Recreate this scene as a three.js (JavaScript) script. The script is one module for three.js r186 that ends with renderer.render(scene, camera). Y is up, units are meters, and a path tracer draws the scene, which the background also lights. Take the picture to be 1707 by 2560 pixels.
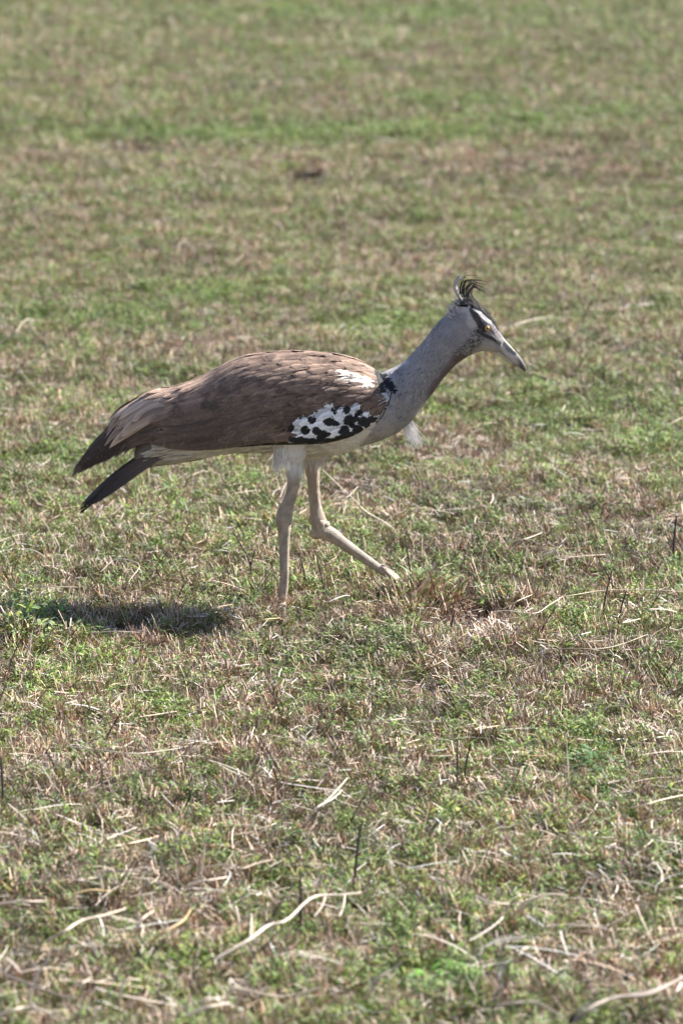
import * as THREE from 'three';
import { mergeGeometries } from 'three/addons/utils/BufferGeometryUtils.js';

// ---------------------------------------------------------------- camera, sky, sun, exposure
const S = 0.0011;                       // metres per photo pixel at the bird's distance
const CAM_H = 2.3, CAM_D = 10.5, AIM_Y = 0.264;
const FOV = 2 * Math.atan(1280 * S / Math.hypot(CAM_D, CAM_H - AIM_Y)) * 180 / Math.PI;
const scene = new THREE.Scene();
const camera = new THREE.PerspectiveCamera(FOV, 682 / 1024, 0.5, 4000);
camera.position.set(0, CAM_H, CAM_D);
camera.lookAt(0, AIM_Y, 0);
camera.updateMatrixWorld(true);
camera.focus = 10.05;
camera.userData.fStop = 4.5;

const SUN = new THREE.Vector3(1.0, 1.0, -0.52).normalize();
{
  const w = 256, h = 128, data = new Float32Array(w * h * 4), d = new THREE.Vector3();
  for (let j = 0; j < h; j++) for (let i = 0; i < w; i++) {
    const th = (j + 0.5) / h * Math.PI - Math.PI / 2, ph = (i + 0.5) / w * 2 * Math.PI - Math.PI;
    d.set(Math.cos(th) * Math.cos(ph), Math.sin(th), Math.cos(th) * Math.sin(ph));
    const up = Math.max(d.y, 0), hz = Math.pow(1 - up, 3), glow = Math.pow(Math.max(d.dot(SUN), 0), 6) * 0.2;
    const k = (j * w + i) * 4;
    let r = 0.075 + 0.17 * hz, g = 0.118 + 0.155 * hz, b = 0.225 + 0.09 * hz;
    if (d.y < 0) { r = 0.12; g = 0.11; b = 0.07; }
    data[k] = r + glow; data[k + 1] = g + glow; data[k + 2] = b + glow; data[k + 3] = 1;
  }
  const sky = new THREE.DataTexture(data, w, h, THREE.RGBAFormat, THREE.FloatType);
  sky.mapping = THREE.EquirectangularReflectionMapping;
  sky.magFilter = sky.minFilter = THREE.LinearFilter;
  sky.needsUpdate = true;
  scene.background = sky; scene.environment = sky;
}
const sun = new THREE.DirectionalLight(new THREE.Color(1.0, 0.965, 0.925), 5);
sun.position.copy(SUN).multiplyScalar(40);
sun.castShadow = true;
sun.shadow.mapSize.set(4096, 4096);
Object.assign(sun.shadow.camera, { left: -8, right: 8, top: 12, bottom: -12, near: 1, far: 90 });
scene.add(sun, sun.target);
const renderer = new THREE.WebGLRenderer({ antialias: true });
renderer.toneMapping = THREE.LinearToneMapping;
renderer.toneMappingExposure = 3.2;
renderer.shadowMap.enabled = true;

// ---------------------------------------------------------------- helpers
let seed = 12345;
const rnd = () => { seed = (seed + 0x6d2b79f5) | 0; let t = Math.imul(seed ^ (seed >>> 15), 1 | seed); t = (t + Math.imul(t ^ (t >>> 7), 61 | t)) ^ t; return ((t ^ (t >>> 14)) >>> 0) / 4294967296; };
const rr = (a, b) => a + (b - a) * rnd();
const clamp = (x, a = 0, b = 1) => Math.min(b, Math.max(a, x));
const sstep = (a, b, x) => { const t = clamp((x - a) / (b - a)); return t * t * (3 - 2 * t); };
const mix = (a, b, t) => a + (b - a) * t;
const mix3 = (a, b, t) => [mix(a[0], b[0], t), mix(a[1], b[1], t), mix(a[2], b[2], t)];
const hash2 = (i, j) => { let h = Math.imul(i, 374761393) + Math.imul(j, 668265263) | 0; h = Math.imul(h ^ (h >>> 13), 1274126177); return ((h ^ (h >>> 16)) >>> 0) / 4294967296; };
function noise(x, y) {
  const i = Math.floor(x), j = Math.floor(y), fx = x - i, fy = y - j, u = fx * fx * (3 - 2 * fx), v = fy * fy * (3 - 2 * fy);
  return mix(mix(hash2(i, j), hash2(i + 1, j), u), mix(hash2(i, j + 1), hash2(i + 1, j + 1), u), v);
}
const fbm = (x, y, n = 3) => { let s = 0, a = 0.5, t = 0; for (let k = 0; k < n; k++) { s += a * noise(x + k * 17.3, y - k * 9.1); t += a; a *= 0.5; x *= 2.03; y *= 2.03; } return s / t; };
function table(rows) {                  // piecewise cubic (monotone enough) through rows of [x, y...]
  return (x) => {
    const n = rows.length;
    if (x <= rows[0][0]) return rows[0].slice(1);
    if (x >= rows[n - 1][0]) return rows[n - 1].slice(1);
    let k = 0; while (x > rows[k + 1][0]) k++;
    const p0 = rows[Math.max(k - 1, 0)], p1 = rows[k], p2 = rows[k + 1], p3 = rows[Math.min(k + 2, n - 1)], h = p2[0] - p1[0], t = (x - p1[0]) / h;
    return p1.slice(1).map((_, c) => {
      c++;
      const m1 = (p2[c] - p0[c]) / Math.max(p2[0] - p0[0], 1e-6) * h, m2 = (p3[c] - p1[c]) / Math.max(p3[0] - p1[0], 1e-6) * h;
      return (2 * t ** 3 - 3 * t * t + 1) * p1[c] + (t ** 3 - 2 * t * t + t) * m1 + (-2 * t ** 3 + 3 * t * t) * p2[c] + (t ** 3 - t * t) * m2;
    });
  };
}
const V = (x, y, z) => new THREE.Vector3(x, y, z);
const counts = {};
const numbered = (n) => { const k = counts[n] = (counts[n] ?? -1) + 1; return k ? n + '_' + String(k).padStart(3, '0') : n; };
function tag(o, label, category, group, kind) {
  o.userData = {}; if (label) o.userData.label = label;
  if (category) o.userData.category = category; if (group) o.userData.group = group; if (kind) o.userData.kind = kind;
  return o;
}
function mesh(name, geo, mat, parent) {
  const m = new THREE.Mesh(geo, mat); m.name = name; m.castShadow = m.receiveShadow = true; if (parent) parent.add(m); return m;
}
function geom(pos, idx, uv, col) {
  const g = new THREE.BufferGeometry();
  g.setAttribute('position', new THREE.Float32BufferAttribute(pos, 3));
  if (uv) g.setAttribute('uv', new THREE.Float32BufferAttribute(uv, 2));
  if (col) g.setAttribute('color', new THREE.Float32BufferAttribute(col, 3));
  g.setIndex(idx); g.computeVertexNormals(); return g;
}
function dataTex(w, h, f, srgb = true) { // f(u, v) -> linear [r, g, b]
  const d = new Uint8Array(w * h * 4), enc = (c) => { c = clamp(c); return srgb ? (c <= 0.0031308 ? 12.92 * c : 1.055 * Math.pow(c, 1 / 2.4) - 0.055) : c; };
  for (let j = 0; j < h; j++) for (let i = 0; i < w; i++) {
    const c = f((i + 0.5) / w, (j + 0.5) / h), k = (j * w + i) * 4;
    d[k] = enc(c[0]) * 255; d[k + 1] = enc(c[1]) * 255; d[k + 2] = enc(c[2]) * 255; d[k + 3] = 255;
  }
  const t = new THREE.DataTexture(d, w, h, THREE.RGBAFormat);
  t.magFilter = t.minFilter = THREE.LinearFilter; t.wrapS = t.wrapT = THREE.RepeatWrapping;
  if (srgb) t.colorSpace = THREE.SRGBColorSpace; t.needsUpdate = true; return t;
}
// a tapered tube along points [[Vector3, radius], ...], closed at both ends
function tube(pts, seg = 7, sub = 4, flat = 1) {
  const curve = new THREE.CatmullRomCurve3(pts.map((p) => p[0]), false, 'centripetal'), n = (pts.length - 1) * sub, pos = [], idx = [], uv = [];
  let nor = V(0.13, 0.2, 0.97), len = 0, prev = null;
  for (let i = 0; i <= n; i++) {
    const t = i / n, p = curve.getPoint(t), d = curve.getTangent(t);
    nor.addScaledVector(d, -nor.dot(d)).normalize();
    const b = d.clone().cross(nor), f = t * (pts.length - 1), k = Math.min(Math.floor(f), pts.length - 2), r = mix(pts[k][1], pts[k + 1][1], sstep(0, 1, f - k));
    if (prev) len += p.distanceTo(prev); prev = p;
    for (let a = 0; a <= seg; a++) {
      const q = a / seg * 2 * Math.PI;
      pos.push(...p.clone().addScaledVector(nor, Math.cos(q) * r * flat).addScaledVector(b, Math.sin(q) * r).toArray()); uv.push(len, a / seg);
    }
  }
  for (let i = 0; i < n; i++) for (let a = 0; a < seg; a++) { const o = i * (seg + 1) + a; idx.push(o, o + seg + 1, o + 1, o + 1, o + seg + 1, o + seg + 2); }
  for (const [i, flip] of [[0, 1], [n, 0]]) {
    const c = pos.length / 3, p = curve.getPoint(i / n); pos.push(p.x, p.y, p.z); uv.push(0, 0);
    for (let a = 0; a < seg; a++) { const o = i * (seg + 1) + a; flip ? idx.push(c, o, o + 1) : idx.push(c, o + 1, o); }
  }
  return geom(pos, idx, uv);
}
function paint(g, f) {                  // vertex colours from position
  const p = g.attributes.position, c = new Float32Array(p.count * 3);
  for (let i = 0; i < p.count; i++) c.set(f(p.getX(i), p.getY(i), p.getZ(i), i), i * 3);
  g.setAttribute('color', new THREE.BufferAttribute(c, 3)); return g;
}
// photo pixel -> point on the ground plane at height y, or on the vertical plane at depth z (used only to measure where things stand)
const TAN = Math.tan(FOV * Math.PI / 360);
function ray(px, py) { return V((px - 853.5) / 1280 * TAN, (1280 - py) / 1280 * TAN, -1).transformDirection(camera.matrixWorld); }
function onGround(px, py, y = 0) { const d = ray(px, py), t = (y - CAM_H) / d.y; return V(d.x * t, y, CAM_D + d.z * t); }
function atDepth(px, py, z) { const d = ray(px, py), t = (z - CAM_D) / d.z; return V(d.x * t, CAM_H + d.y * t, z); }

// ---------------------------------------------------------------- the ground
// what grows where: patches as seen over the meadow [photo x, y, half width, half height, green, density]
const PATCH = [
  [940, 815, 105, 34, 0.8, 0.5], [260, 800, 170, 30, 0.45, 0.35], [480, 740, 120, 26, 0.4, 0.2], [820, 340, 420, 18, 0.8, 0.4], [1130, 262, 130, 14, 0.7, 0.4], [300, 330, 300, 16, 0.3, 0.2],
  [1480, 1040, 260, 100, 0.35, 0.2], [1030, 1000, 120, 70, 0.3, 0.2], [200, 1170, 260, 60, 0.35, 0.2], [640, 1215, 90, 40, 0.3, 0.2], [1420, 1905, 160, 60, 0.3, 0.3], [870, 1640, 160, 50, 0.3, 0.1],
  [230, 2040, 200, 60, 0.12, 0], [1130, 2440, 120, 60, 0.45, 0.3], [60, 1560, 110, 40, 0.25, 0.3], [1000, 40, 500, 25, 0.3, 0.2], [1500, 300, 250, 25, 0.3, 0.2], [560, 480, 200, 30, 0.12, 0],
  [850, 415, 900, 50, -0.26, -0.15], [770, 445, 40, 16, -0.5, -1.6], [1260, 425, 40, 12, -0.5, -1.2], [330, 375, 110, 14, -0.3, -0.7], [900, 160, 90, 8, -0.3, -0.5], [1060, 165, 90, 8, -0.3, -0.5], [100, 385, 70, 10, -0.3, -0.7],
  [850, 640, 900, 60, -0.12, 0], [520, 870, 200, 40, -0.25, -0.3], [560, 800, 60, 14, -0.3, -0.6], [1170, 1110, 110, 34, -0.45, -0.8], [870, 1235, 60, 34, -0.5, -0.9], [1190, 1540, 100, 40, -0.45, -0.9],
  [320, 1580, 60, 18, -0.2, -0.9], [560, 1770, 110, 30, -0.3, -0.4], [1080, 1720, 90, 26, -0.2, -0.7], [200, 1900, 250, 50, -0.3, 0], [230, 2080, 80, 24, -0.1, -0.8], [1350, 1660, 300, 60, -0.2, 0],
  [450, 2270, 130, 40, -0.2, -0.4], [1600, 1830, 90, 40, -0.4, -0.2], [500, 1650, 400, 50, -0.15, 0], [1380, 2400, 300, 60, -0.2, -0.2], [150, 1430, 140, 40, -0.25, 0], [250, 1290, 80, 26, -0.3, -0.5],
  [1300, 1250, 160, 36, -0.2, -0.3], [1600, 1330, 110, 50, -0.25, -0.2], [640, 720, 300, 30, 0.2, 0], [1500, 690, 260, 40, -0.1, 0], [1500, 450, 300, 40, -0.2, 0],
].map(([x, y, rx, ry, g, d]) => { const c = onGround(x, y), e = onGround(x + rx, y), a = onGround(x, y - ry), b = onGround(x, y + ry); return [c.x, (a.z + b.z) / 2, e.x - c.x, Math.abs(a.z - b.z) / 2, g, d]; });
function cover(x, z) {                  // [greenness, density] at a place
  let g = 0.575 + 0.3 * (fbm(x * 1.7 + 3, z * 1.1 - 8, 3) - 0.5) + 0.5 * (fbm(x * 8, z * 6 + 4, 3) - 0.5) + 0.55 * (noise(x * 30, z * 24) - 0.5), d = 0.84 + 0.9 * (fbm(x * 5 + 50, z * 4.2, 3) - 0.5) + 0.7 * (noise(x * 15, z * 12 + 8) - 0.5);
  const far = sstep(-2, -12, z); g += 0.07 * far; d += 0.1 * far;
  for (const p of PATCH) {
    const u = (x - p[0]) / p[2], v = (z - p[1]) / p[3], q = u * u + v * v;
    if (q < 5) { const k = Math.exp(-q) * (0.6 + 0.8 * noise(x * 6 + 9, z * 5)); g += p[4] * k * (p[4] < 0 ? 0.65 : 1); d += p[5] * k; }
  }
  return [clamp(g), clamp(d, 0, 1.3)];
}
const TALL = [[1035, 1510, 75, 24, 0.9], [705, 1532, 60, 22, 0.1], [400, 1560, 260, 40, -0.1], [60, 1612, 190, 26, 1.15], [1100, 1500, 200, 60, 0.25]].map(([x, y, rx, ry, k]) => { const c = onGround(x, y), e = onGround(x + rx, y), a = onGround(x, y - ry), b = onGround(x, y + ry); return [c.x, c.z, e.x - c.x, Math.abs(a.z - b.z) / 2, k]; });
const tall = (x, z) => TALL.reduce((h, p) => h + p[4] * Math.exp(-(((x - p[0]) / p[2]) ** 2 + ((z - p[1]) / p[3]) ** 2)), 1);
const HOLLOW = PATCH.filter((p) => p[5] <= -0.7);
function groundY(x, z) {
  const near = Math.exp(-(x * x + z * z) / 0.6), far = sstep(0.5, 6, Math.hypot(x, z));
  let y = (0.030 * (fbm(x * 1.6 + 7, z * 1.6, 2) - 0.5) + 0.022 * (noise(x * 6, z * 6 + 31) - 0.5)) * (1 - 0.8 * near) + 0.11 * far * (fbm(x * 0.16, z * 0.2 + 5, 2) - 0.5);
  for (const p of HOLLOW) { const u = (x - p[0]) / p[2], v = (z - p[1]) / p[3], q = u * u + v * v; if (q < 6) y -= 0.045 * Math.exp(-q) * clamp(-p[5], 0, 1); }
  return y;
}
{
  const xs = [], zs = [];
  for (let i = -90; i <= 90; i++) { const t = i / 90; xs.push(4.5 * t + Math.sign(t) * 1500 * Math.pow(Math.abs(t), 14)); }
  for (let i = 0; i <= 340; i++) { const t = i / 340; zs.push(9.5 - 50 * t - 2200 * Math.pow(t, 22)); }
  const pos = [], uv = [], col = [], idx = [], W = xs.length;
  for (const z of zs) for (const x of xs) {
    const [g, d] = cover(x, z), k = 0.75 + 0.5 * noise(x * 9, z * 9), far = sstep(-16, -26, z);
    pos.push(x, groundY(x, z), z); uv.push(x / 1.3, z / 1.3);
    const soil = mix3([0.20, 0.14, 0.10], [0.13, 0.15, 0.05], 0.5 * g * clamp(d)), c = mix3(soil, mix3([0.24, 0.19, 0.10], [0.13, 0.17, 0.05], g), far);
    col.push(c[0] * k * 0.85, c[1] * k * 0.8, c[2] * k * 0.8);
  }
  for (let j = 0; j + 1 < zs.length; j++) for (let i = 0; i + 1 < W; i++) { const o = j * W + i; idx.push(o, o + 1, o + W, o + 1, o + W + 1, o + W); }
  const tex = dataTex(512, 512, (u, v) => {
    const P = 512, a = u * 24, b = v * 24, wrap = (s, x, y) => { // tiling noise
      const f = (X, Y) => noise(X + s, Y + s); const L = 24;
      return mix(mix(f(x, y), f(x - L, y), x / L), mix(f(x, y - L), f(x - L, y - L), x / L), y / L);
    };
    const n = 0.25 * wrap(3, a, b) + 0.35 * wrap(90, a * 1, b * 1) + 0.4 * hash2(Math.floor(u * P), Math.floor(v * P));
    const k = 0.35 + 0.55 * n; return [k, k, k];
  });
  const bump = dataTex(512, 512, (u, v) => { const n = 0.5 * noise(u * 90, v * 90) + 0.5 * noise(u * 220, v * 220); return [n, n, n]; }, false);
  const m = new THREE.MeshStandardMaterial({ map: tex, vertexColors: true, roughness: 0.97, bumpMap: bump, bumpScale: 0.012 });
  tag(mesh('ground', geom(pos, idx, uv, col), m, scene), 'brown soil of the open meadow showing between the grass', null, null, 'structure');
}

// ---------------------------------------------------------------- grass and litter
function blade(out, base, dir, len, wid, bend, face, col, segs = 3, blunt = 0) {
  // base point, unit direction of growth, length, half width, bend (adds downward droop), facing vector, colour
  const side = new THREE.Vector3().crossVectors(dir, face).normalize(), p = base.clone(), d = dir.clone(), o = out.pos.length / 3;
  for (let i = 0; i <= segs; i++) {
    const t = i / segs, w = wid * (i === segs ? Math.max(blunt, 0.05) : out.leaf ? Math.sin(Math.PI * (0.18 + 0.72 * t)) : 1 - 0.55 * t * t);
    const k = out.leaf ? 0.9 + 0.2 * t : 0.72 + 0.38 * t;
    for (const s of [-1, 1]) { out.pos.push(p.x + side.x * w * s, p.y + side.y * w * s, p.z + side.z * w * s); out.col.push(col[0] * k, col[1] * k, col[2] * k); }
    d.addScaledVector(bend, 1 / segs).normalize(); p.addScaledVector(d, len / segs);
  }
  for (let i = 0; i < segs; i++) { const a = o + i * 2; out.idx.push(a, a + 1, a + 2, a + 1, a + 3, a + 2); }
}
const jit = (c, a) => { const k = 1 + rr(-a, a), h = rr(-a, a) * 0.35; return [clamp(c[0] * k * (1 + h)), clamp(c[1] * k), clamp(c[2] * k * (1 - h))]; };
const pick = (a) => a[Math.floor(rnd() * a.length)];
const GREENS = [[0.16, 0.24, 0.036], [0.11, 0.19, 0.032], [0.21, 0.275, 0.046], [0.13, 0.195, 0.055], [0.29, 0.30, 0.08], [0.10, 0.165, 0.035]];
const TANS = [[0.43, 0.29, 0.205], [0.32, 0.195, 0.13], [0.53, 0.40, 0.29], [0.26, 0.16, 0.115], [0.59, 0.47, 0.375], [0.36, 0.21, 0.10], [0.085, 0.055, 0.04], [0.15, 0.10, 0.07]];
const PALES = [[0.66, 0.55, 0.44], [0.57, 0.46, 0.36], [0.72, 0.63, 0.53], [0.44, 0.34, 0.26], [0.36, 0.28, 0.22]];
const newOut = (leaf = false) => ({ pos: [], idx: [], col: [], leaf });
const done = (o) => { const g = geom(o.pos, o.idx, null, o.col); return g; };
function greenTuft(n = 13, h = 1) {
  const o = newOut();
  for (let i = 0; i < n; i++) {
    const a = rr(0, 6.283), r = rr(0, 0.016), lean = rr(0.1, 0.85), d = V(Math.cos(a) * lean, 1, Math.sin(a) * lean).normalize(), b = rr(0, 6.283);
    blade(o, V(Math.cos(b) * r, -0.004, Math.sin(b) * r), d, rr(0.02, 0.052) * h, rr(0.0009, 0.0017), V(Math.cos(a) * 0.6, rr(-0.9, 0.1), Math.sin(a) * 0.6), V(rr(-1, 1), rr(-0.5, 1), rr(-1, 1)), rnd() < 0.16 ? jit(pick(TANS), 0.2) : jit(pick(GREENS), 0.22));
  }
  return done(o);
}
function leafTuft(n = 17) {
  const o = newOut(true);
  for (let i = 0; i < n; i++) {
    const a = rr(0, 6.283), b = rr(0, 6.283), r = rr(0, 0.02), y = rr(0.006, 0.038), up = rr(-0.1, 1.1);
    blade(o, V(Math.cos(b) * r, y, Math.sin(b) * r), V(Math.cos(a), up, Math.sin(a)).normalize(), rr(0.009, 0.02), rr(0.0013, 0.0024), V(0, -0.4, 0), V(-Math.cos(a) * 0.5, 1, -Math.sin(a) * 0.5).addScaledVector(V(rr(-1, 1), 0, rr(-1, 1)), 0.6), jit(pick(GREENS), 0.25), 3);
  }
  for (let i = 0; i < 4; i++) { o.leaf = false; const a = rr(0, 6.283); blade(o, V(0, -0.004, 0), V(Math.cos(a) * 0.4, 1, Math.sin(a) * 0.4).normalize(), rr(0.02, 0.04), 0.0006, V(0, 0, 0), V(rr(-1, 1), 0, rr(-1, 1)), [0.2, 0.17, 0.08]); }
  return done(o);
}
function dryTuft(n = 13) {
  const o = newOut();
  for (let i = 0; i < n; i++) {
    const a = rr(0, 6.283), b = rr(0, 6.283), r = rr(0, 0.018), lean = rr(0, 0.4) + (rnd() < 0.25 ? rr(0.3, 1.2) : 0);
    blade(o, V(Math.cos(b) * r, -0.004, Math.sin(b) * r), V(Math.cos(a) * lean, 1, Math.sin(a) * lean).normalize(), rr(0.018, 0.056), rr(0.0006, 0.00125), V(Math.cos(a) * 0.3, rr(-0.4, 0), Math.sin(a) * 0.3), V(rr(-1, 1), 0, rr(-1, 1)), jit(pick(TANS), 0.25), 2, 0.6);
  }
  return done(o);
}
function litterTuft(n = 9) {
  const o = newOut();
  for (let i = 0; i < n; i++) {
    const a = rr(0, 6.283), up = rr(-0.25, 0.45), L = rr(0.012, 0.042) * (rnd() < 0.1 ? 1.8 : 1);
    blade(o, V(rr(-0.03, 0.03), rr(0.004, 0.03), rr(-0.03, 0.03)), V(Math.cos(a), up, Math.sin(a)).normalize(), L, rr(0.0006, 0.0013), V(rr(-0.4, 0.4), rr(-0.3, 0.1), rr(-0.4, 0.4)), V(rr(-0.5, 0.5), 1, rr(-0.5, 0.5)), jit(pick(rnd() < 0.6 ? PALES : TANS), 0.2), 2, 0.7);
  }
  return done(o);
}
function stemTuft() {                   // one or two thin stalks standing above the rest
  const o = newOut();
  for (let i = 0; i < 2; i++) { const a = rr(0, 6.283), l = rr(0, 0.5); blade(o, V(rr(-0.02, 0.02), -0.004, rr(-0.02, 0.02)), V(Math.cos(a) * l, 1, Math.sin(a) * l).normalize(), rr(0.045, 0.1), rr(0.0007, 0.0011), V(Math.cos(a) * 0.3, rr(-0.5, 0.1), Math.sin(a) * 0.3), V(rr(-1, 1), 0, 1), jit(pick([[0.04, 0.028, 0.022], [0.5, 0.4, 0.28], [0.06, 0.042, 0.032], [0.36, 0.25, 0.14]]), 0.2), 4, 0.7); }
  return done(o);
}
function strawTuft() {                  // long curved straws lying over the tops of the grass
  const o = newOut();
  for (let i = 0; i < 3; i++) { const a = rr(0, 6.283), up = rr(0.0, 0.5); blade(o, V(rr(-0.04, 0.04), rr(0.02, 0.035), rr(-0.04, 0.04)), V(Math.cos(a), up, Math.sin(a)).normalize(), rr(0.05, 0.14), rr(0.0008, 0.0016), V(rr(-0.7, 0.7), -up * 1.6 - rr(0, 0.15), rr(-0.7, 0.7)), V(rr(-0.5, 0.5), 1, rr(-0.5, 0.5)), jit(pick(PALES), 0.18), 7, 0.6); }
  return done(o);
}
const leafMat = new THREE.MeshPhysicalMaterial({ vertexColors: true, roughness: 0.6, side: THREE.DoubleSide, specularIntensity: 0.45, transmission: 0.3, thickness: 0 });
const strawMat = new THREE.MeshPhysicalMaterial({ vertexColors: true, roughness: 0.65, side: THREE.DoubleSide, specularIntensity: 0.45 });
const KINDS = [
  { name: 'green_grass', label: 'short fine green grass blades covering the meadow', make: greenTuft, mat: leafMat, w: (g, d) => d * g * 0.85 },
  { name: 'leafy_ground_cover', label: 'tiny green leaves of low herbs among the grass', make: leafTuft, mat: leafMat, w: (g, d) => d * g * (0.3 + 0.7 * g) * 0.85 },
  { name: 'dry_grass', label: 'short upright reddish tan stubble of dry grass', make: dryTuft, mat: strawMat, w: (g, d) => d * (1 - g) * 1.25 + 0.1 },
  { name: 'straw_litter', label: 'pale broken bits of straw strewn flat between the tufts', make: litterTuft, mat: strawMat, w: (g, d, z) => (0.05 + 0.17 * (1 - g)) * (1 - 0.5 * sstep(-3, -10, z)) },
  { name: 'thin_stems', label: 'thin dead stems standing above the short grass', make: stemTuft, mat: strawMat, w: (g, d, z) => 0.055 },
  { name: 'loose_straw', label: 'long thin curved pale straws lying over the grass', make: strawTuft, mat: strawMat, w: (g, d, z) => 0.004 + 0.019 * sstep(0.8, 3.2, z) },
].map((k) => ({ ...k, geos: [0, 1, 2, 3].map(() => k.make()), at: [[], [], [], []] }));
const HALF = 853.5 / 1280 * TAN;
for (let dist = 5.1; dist < 44;) {       // rows of cells away from the camera
  const cell = dist < 13 ? 0.0142 : 0.0142 + (dist - 13) * 0.0009, z = CAM_D - dist, half = HALF * dist * 1.22 + 0.35;
  for (let x = -half; x < half; x += cell) {
    const px = x + rr(-0.5, 0.5) * cell, pz = z + rr(-0.5, 0.5) * cell, [g, d] = cover(px, pz), ws = KINDS.map((k) => k.w(g, d, pz)), tot = ws.reduce((a, b) => a + b);
    if (rnd() > tot * 0.8) continue;
    let q = rnd() * tot, k = 0; while (k < 5 && q > ws[k]) q -= ws[k++];
    const s = rr(0.7, 1.25) * (1 + 0.35 * (fbm(px * 4, pz * 4 + 70, 2) - 0.5)) * (0.56 + 1.08 * noise(px * 17 + 5, pz * 13)) * (k < 3 ? tall(px, pz) : 1) * Math.max(0.84, cell / 0.0142 * 0.62), dry = 0.8 + 0.4 * noise(px * 3 + 40, pz * 3);
    KINDS[k].at[Math.floor(rnd() * 4)].push(px, pz, s, rr(0, 6.283), rr(-0.14, 0.14), rr(-0.14, 0.14), dry * rr(0.85, 1.15), rr(-0.1, 0.1));
  }
  dist += cell;
}
{
  const m = new THREE.Matrix4(), e = new THREE.Euler(), q = new THREE.Quaternion(), c = new THREE.Color();
  for (const k of KINDS) {
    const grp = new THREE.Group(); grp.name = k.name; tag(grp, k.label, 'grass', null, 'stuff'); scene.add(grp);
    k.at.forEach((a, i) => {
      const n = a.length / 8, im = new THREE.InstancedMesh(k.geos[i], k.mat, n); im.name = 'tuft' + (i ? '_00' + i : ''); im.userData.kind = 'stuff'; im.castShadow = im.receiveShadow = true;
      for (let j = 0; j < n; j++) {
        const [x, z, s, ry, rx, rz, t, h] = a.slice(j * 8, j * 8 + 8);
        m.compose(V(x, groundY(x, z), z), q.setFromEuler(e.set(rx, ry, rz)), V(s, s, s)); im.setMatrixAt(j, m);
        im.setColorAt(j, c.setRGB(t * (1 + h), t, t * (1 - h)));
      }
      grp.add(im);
    });
  }
}
// ---------------------------------------------------------------- the bird
// Its own axes: x along the walk, y up, z sideways; lengths measured in photo pixels (S metres each), symmetric about z = 0.
const PITCH = Math.atan2(CAM_H - AIM_Y, CAM_D), KY = S / Math.cos(PITCH), DROP = Math.sin(PITCH) / S;  // a point at depth z is seen DROP * z pixels lower
const P = (x, y, z) => V((x - 853.5) * S, (1515 - y) * KY, z);
const bird = new THREE.Group(); bird.name = 'bustard'; scene.add(bird);
tag(bird, 'large grey necked bustard with brown back walking to the right across the grass', 'bird');

// outline of the folded wings from bend to tip
const wingTop = table([[189, 1171], [206, 1146], [234, 1108], [262, 1080], [290, 1041], [318, 1018], [360, 993], [395, 979], [448, 967], [501, 948], [550, 922], [598, 899], [646, 889], [709, 884], [773, 885], [837, 890], [885, 901], [917, 914], [945, 931], [965, 955], [979, 984]]);
const wingBot = table([[189, 1179], [220, 1169], [252, 1155], [290, 1141], [325, 1127], [374, 1112], [466, 1119], [518, 1121], [588, 1121], [678, 1116], [805, 1112], [869, 1098], [901, 1083], [933, 1060], [961, 1029], [974, 1003], [979, 990]]);
const wingHalf = table([[189, 0.010], [234, 0.026], [290, 0.044], [395, 0.076], [500, 0.104], [650, 0.130], [780, 0.136], [880, 0.126], [940, 0.104], [965, 0.088], [979, 0.078]]);
const LOW = -0.44;                                      // lowest angle of the wing's section, radians
function wingAt(x, v, off = 0) {                        // v = 0 on the back's midline, 1 on the lower edge
  const f = mix(Math.PI / 2, LOW, v), w = wingHalf(x)[0], zb = w * Math.pow(Math.cos(LOW), 0.8), top = wingTop(x)[0], bot = wingBot(x)[0] - zb * DROP;
  const ry = (bot - top) / (1 - Math.sin(LOW)), cy = top + ry;
  const p = P(x, cy - ry * Math.sin(f), (w) * Math.pow(Math.max(Math.cos(f), 0), 0.8));
  if (off) { const a = Math.max(Math.cos(f), 0), b = Math.sin(f), l = Math.hypot(a, b); p.z += off * a / l; p.y += off * b / l; }
  return p;
}
const seen = (p) => [p.x / S + 853.5, 1515 - p.y / KY + Math.abs(p.z) * DROP];   // where the photo shows that point of the near side

// --- plumage colours of the wing
const inPoly = (poly, x, y) => { let c = false; for (let i = 0, j = poly.length - 1; i < poly.length; j = i++) { const [a, b] = poly[i], [d, e] = poly[j]; if ((b > y) !== (e > y) && x < (d - a) * (y - b) / (e - b) + a) c = !c; } return c; };
const c3 = (l) => l.map(([x, y]) => [550 + x * 0.3189, 860 + y * 0.3189]);
const SHOULDER = c3([[900, 212], [975, 226], [1090, 258], [1140, 275], [1205, 300], [1212, 350], [1190, 362], [1165, 345], [1145, 372], [1112, 352], [1118, 322], [1020, 316], [960, 275]]);
const SPECKLED = c3([[548, 662], [590, 620], [622, 575], [690, 590], [745, 545], [805, 520], [835, 478], [880, 490], [905, 530], [940, 530], [962, 478], [980, 530], [1018, 525], [1050, 470], [1088, 472], [1098, 545], [1150, 525], [1172, 560], [1240, 552], [1238, 590], [1190, 650], [1130, 705], [1040, 750], [960, 770], [800, 792], [690, 792], [550, 778], [610, 715], [570, 700]]);
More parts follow.
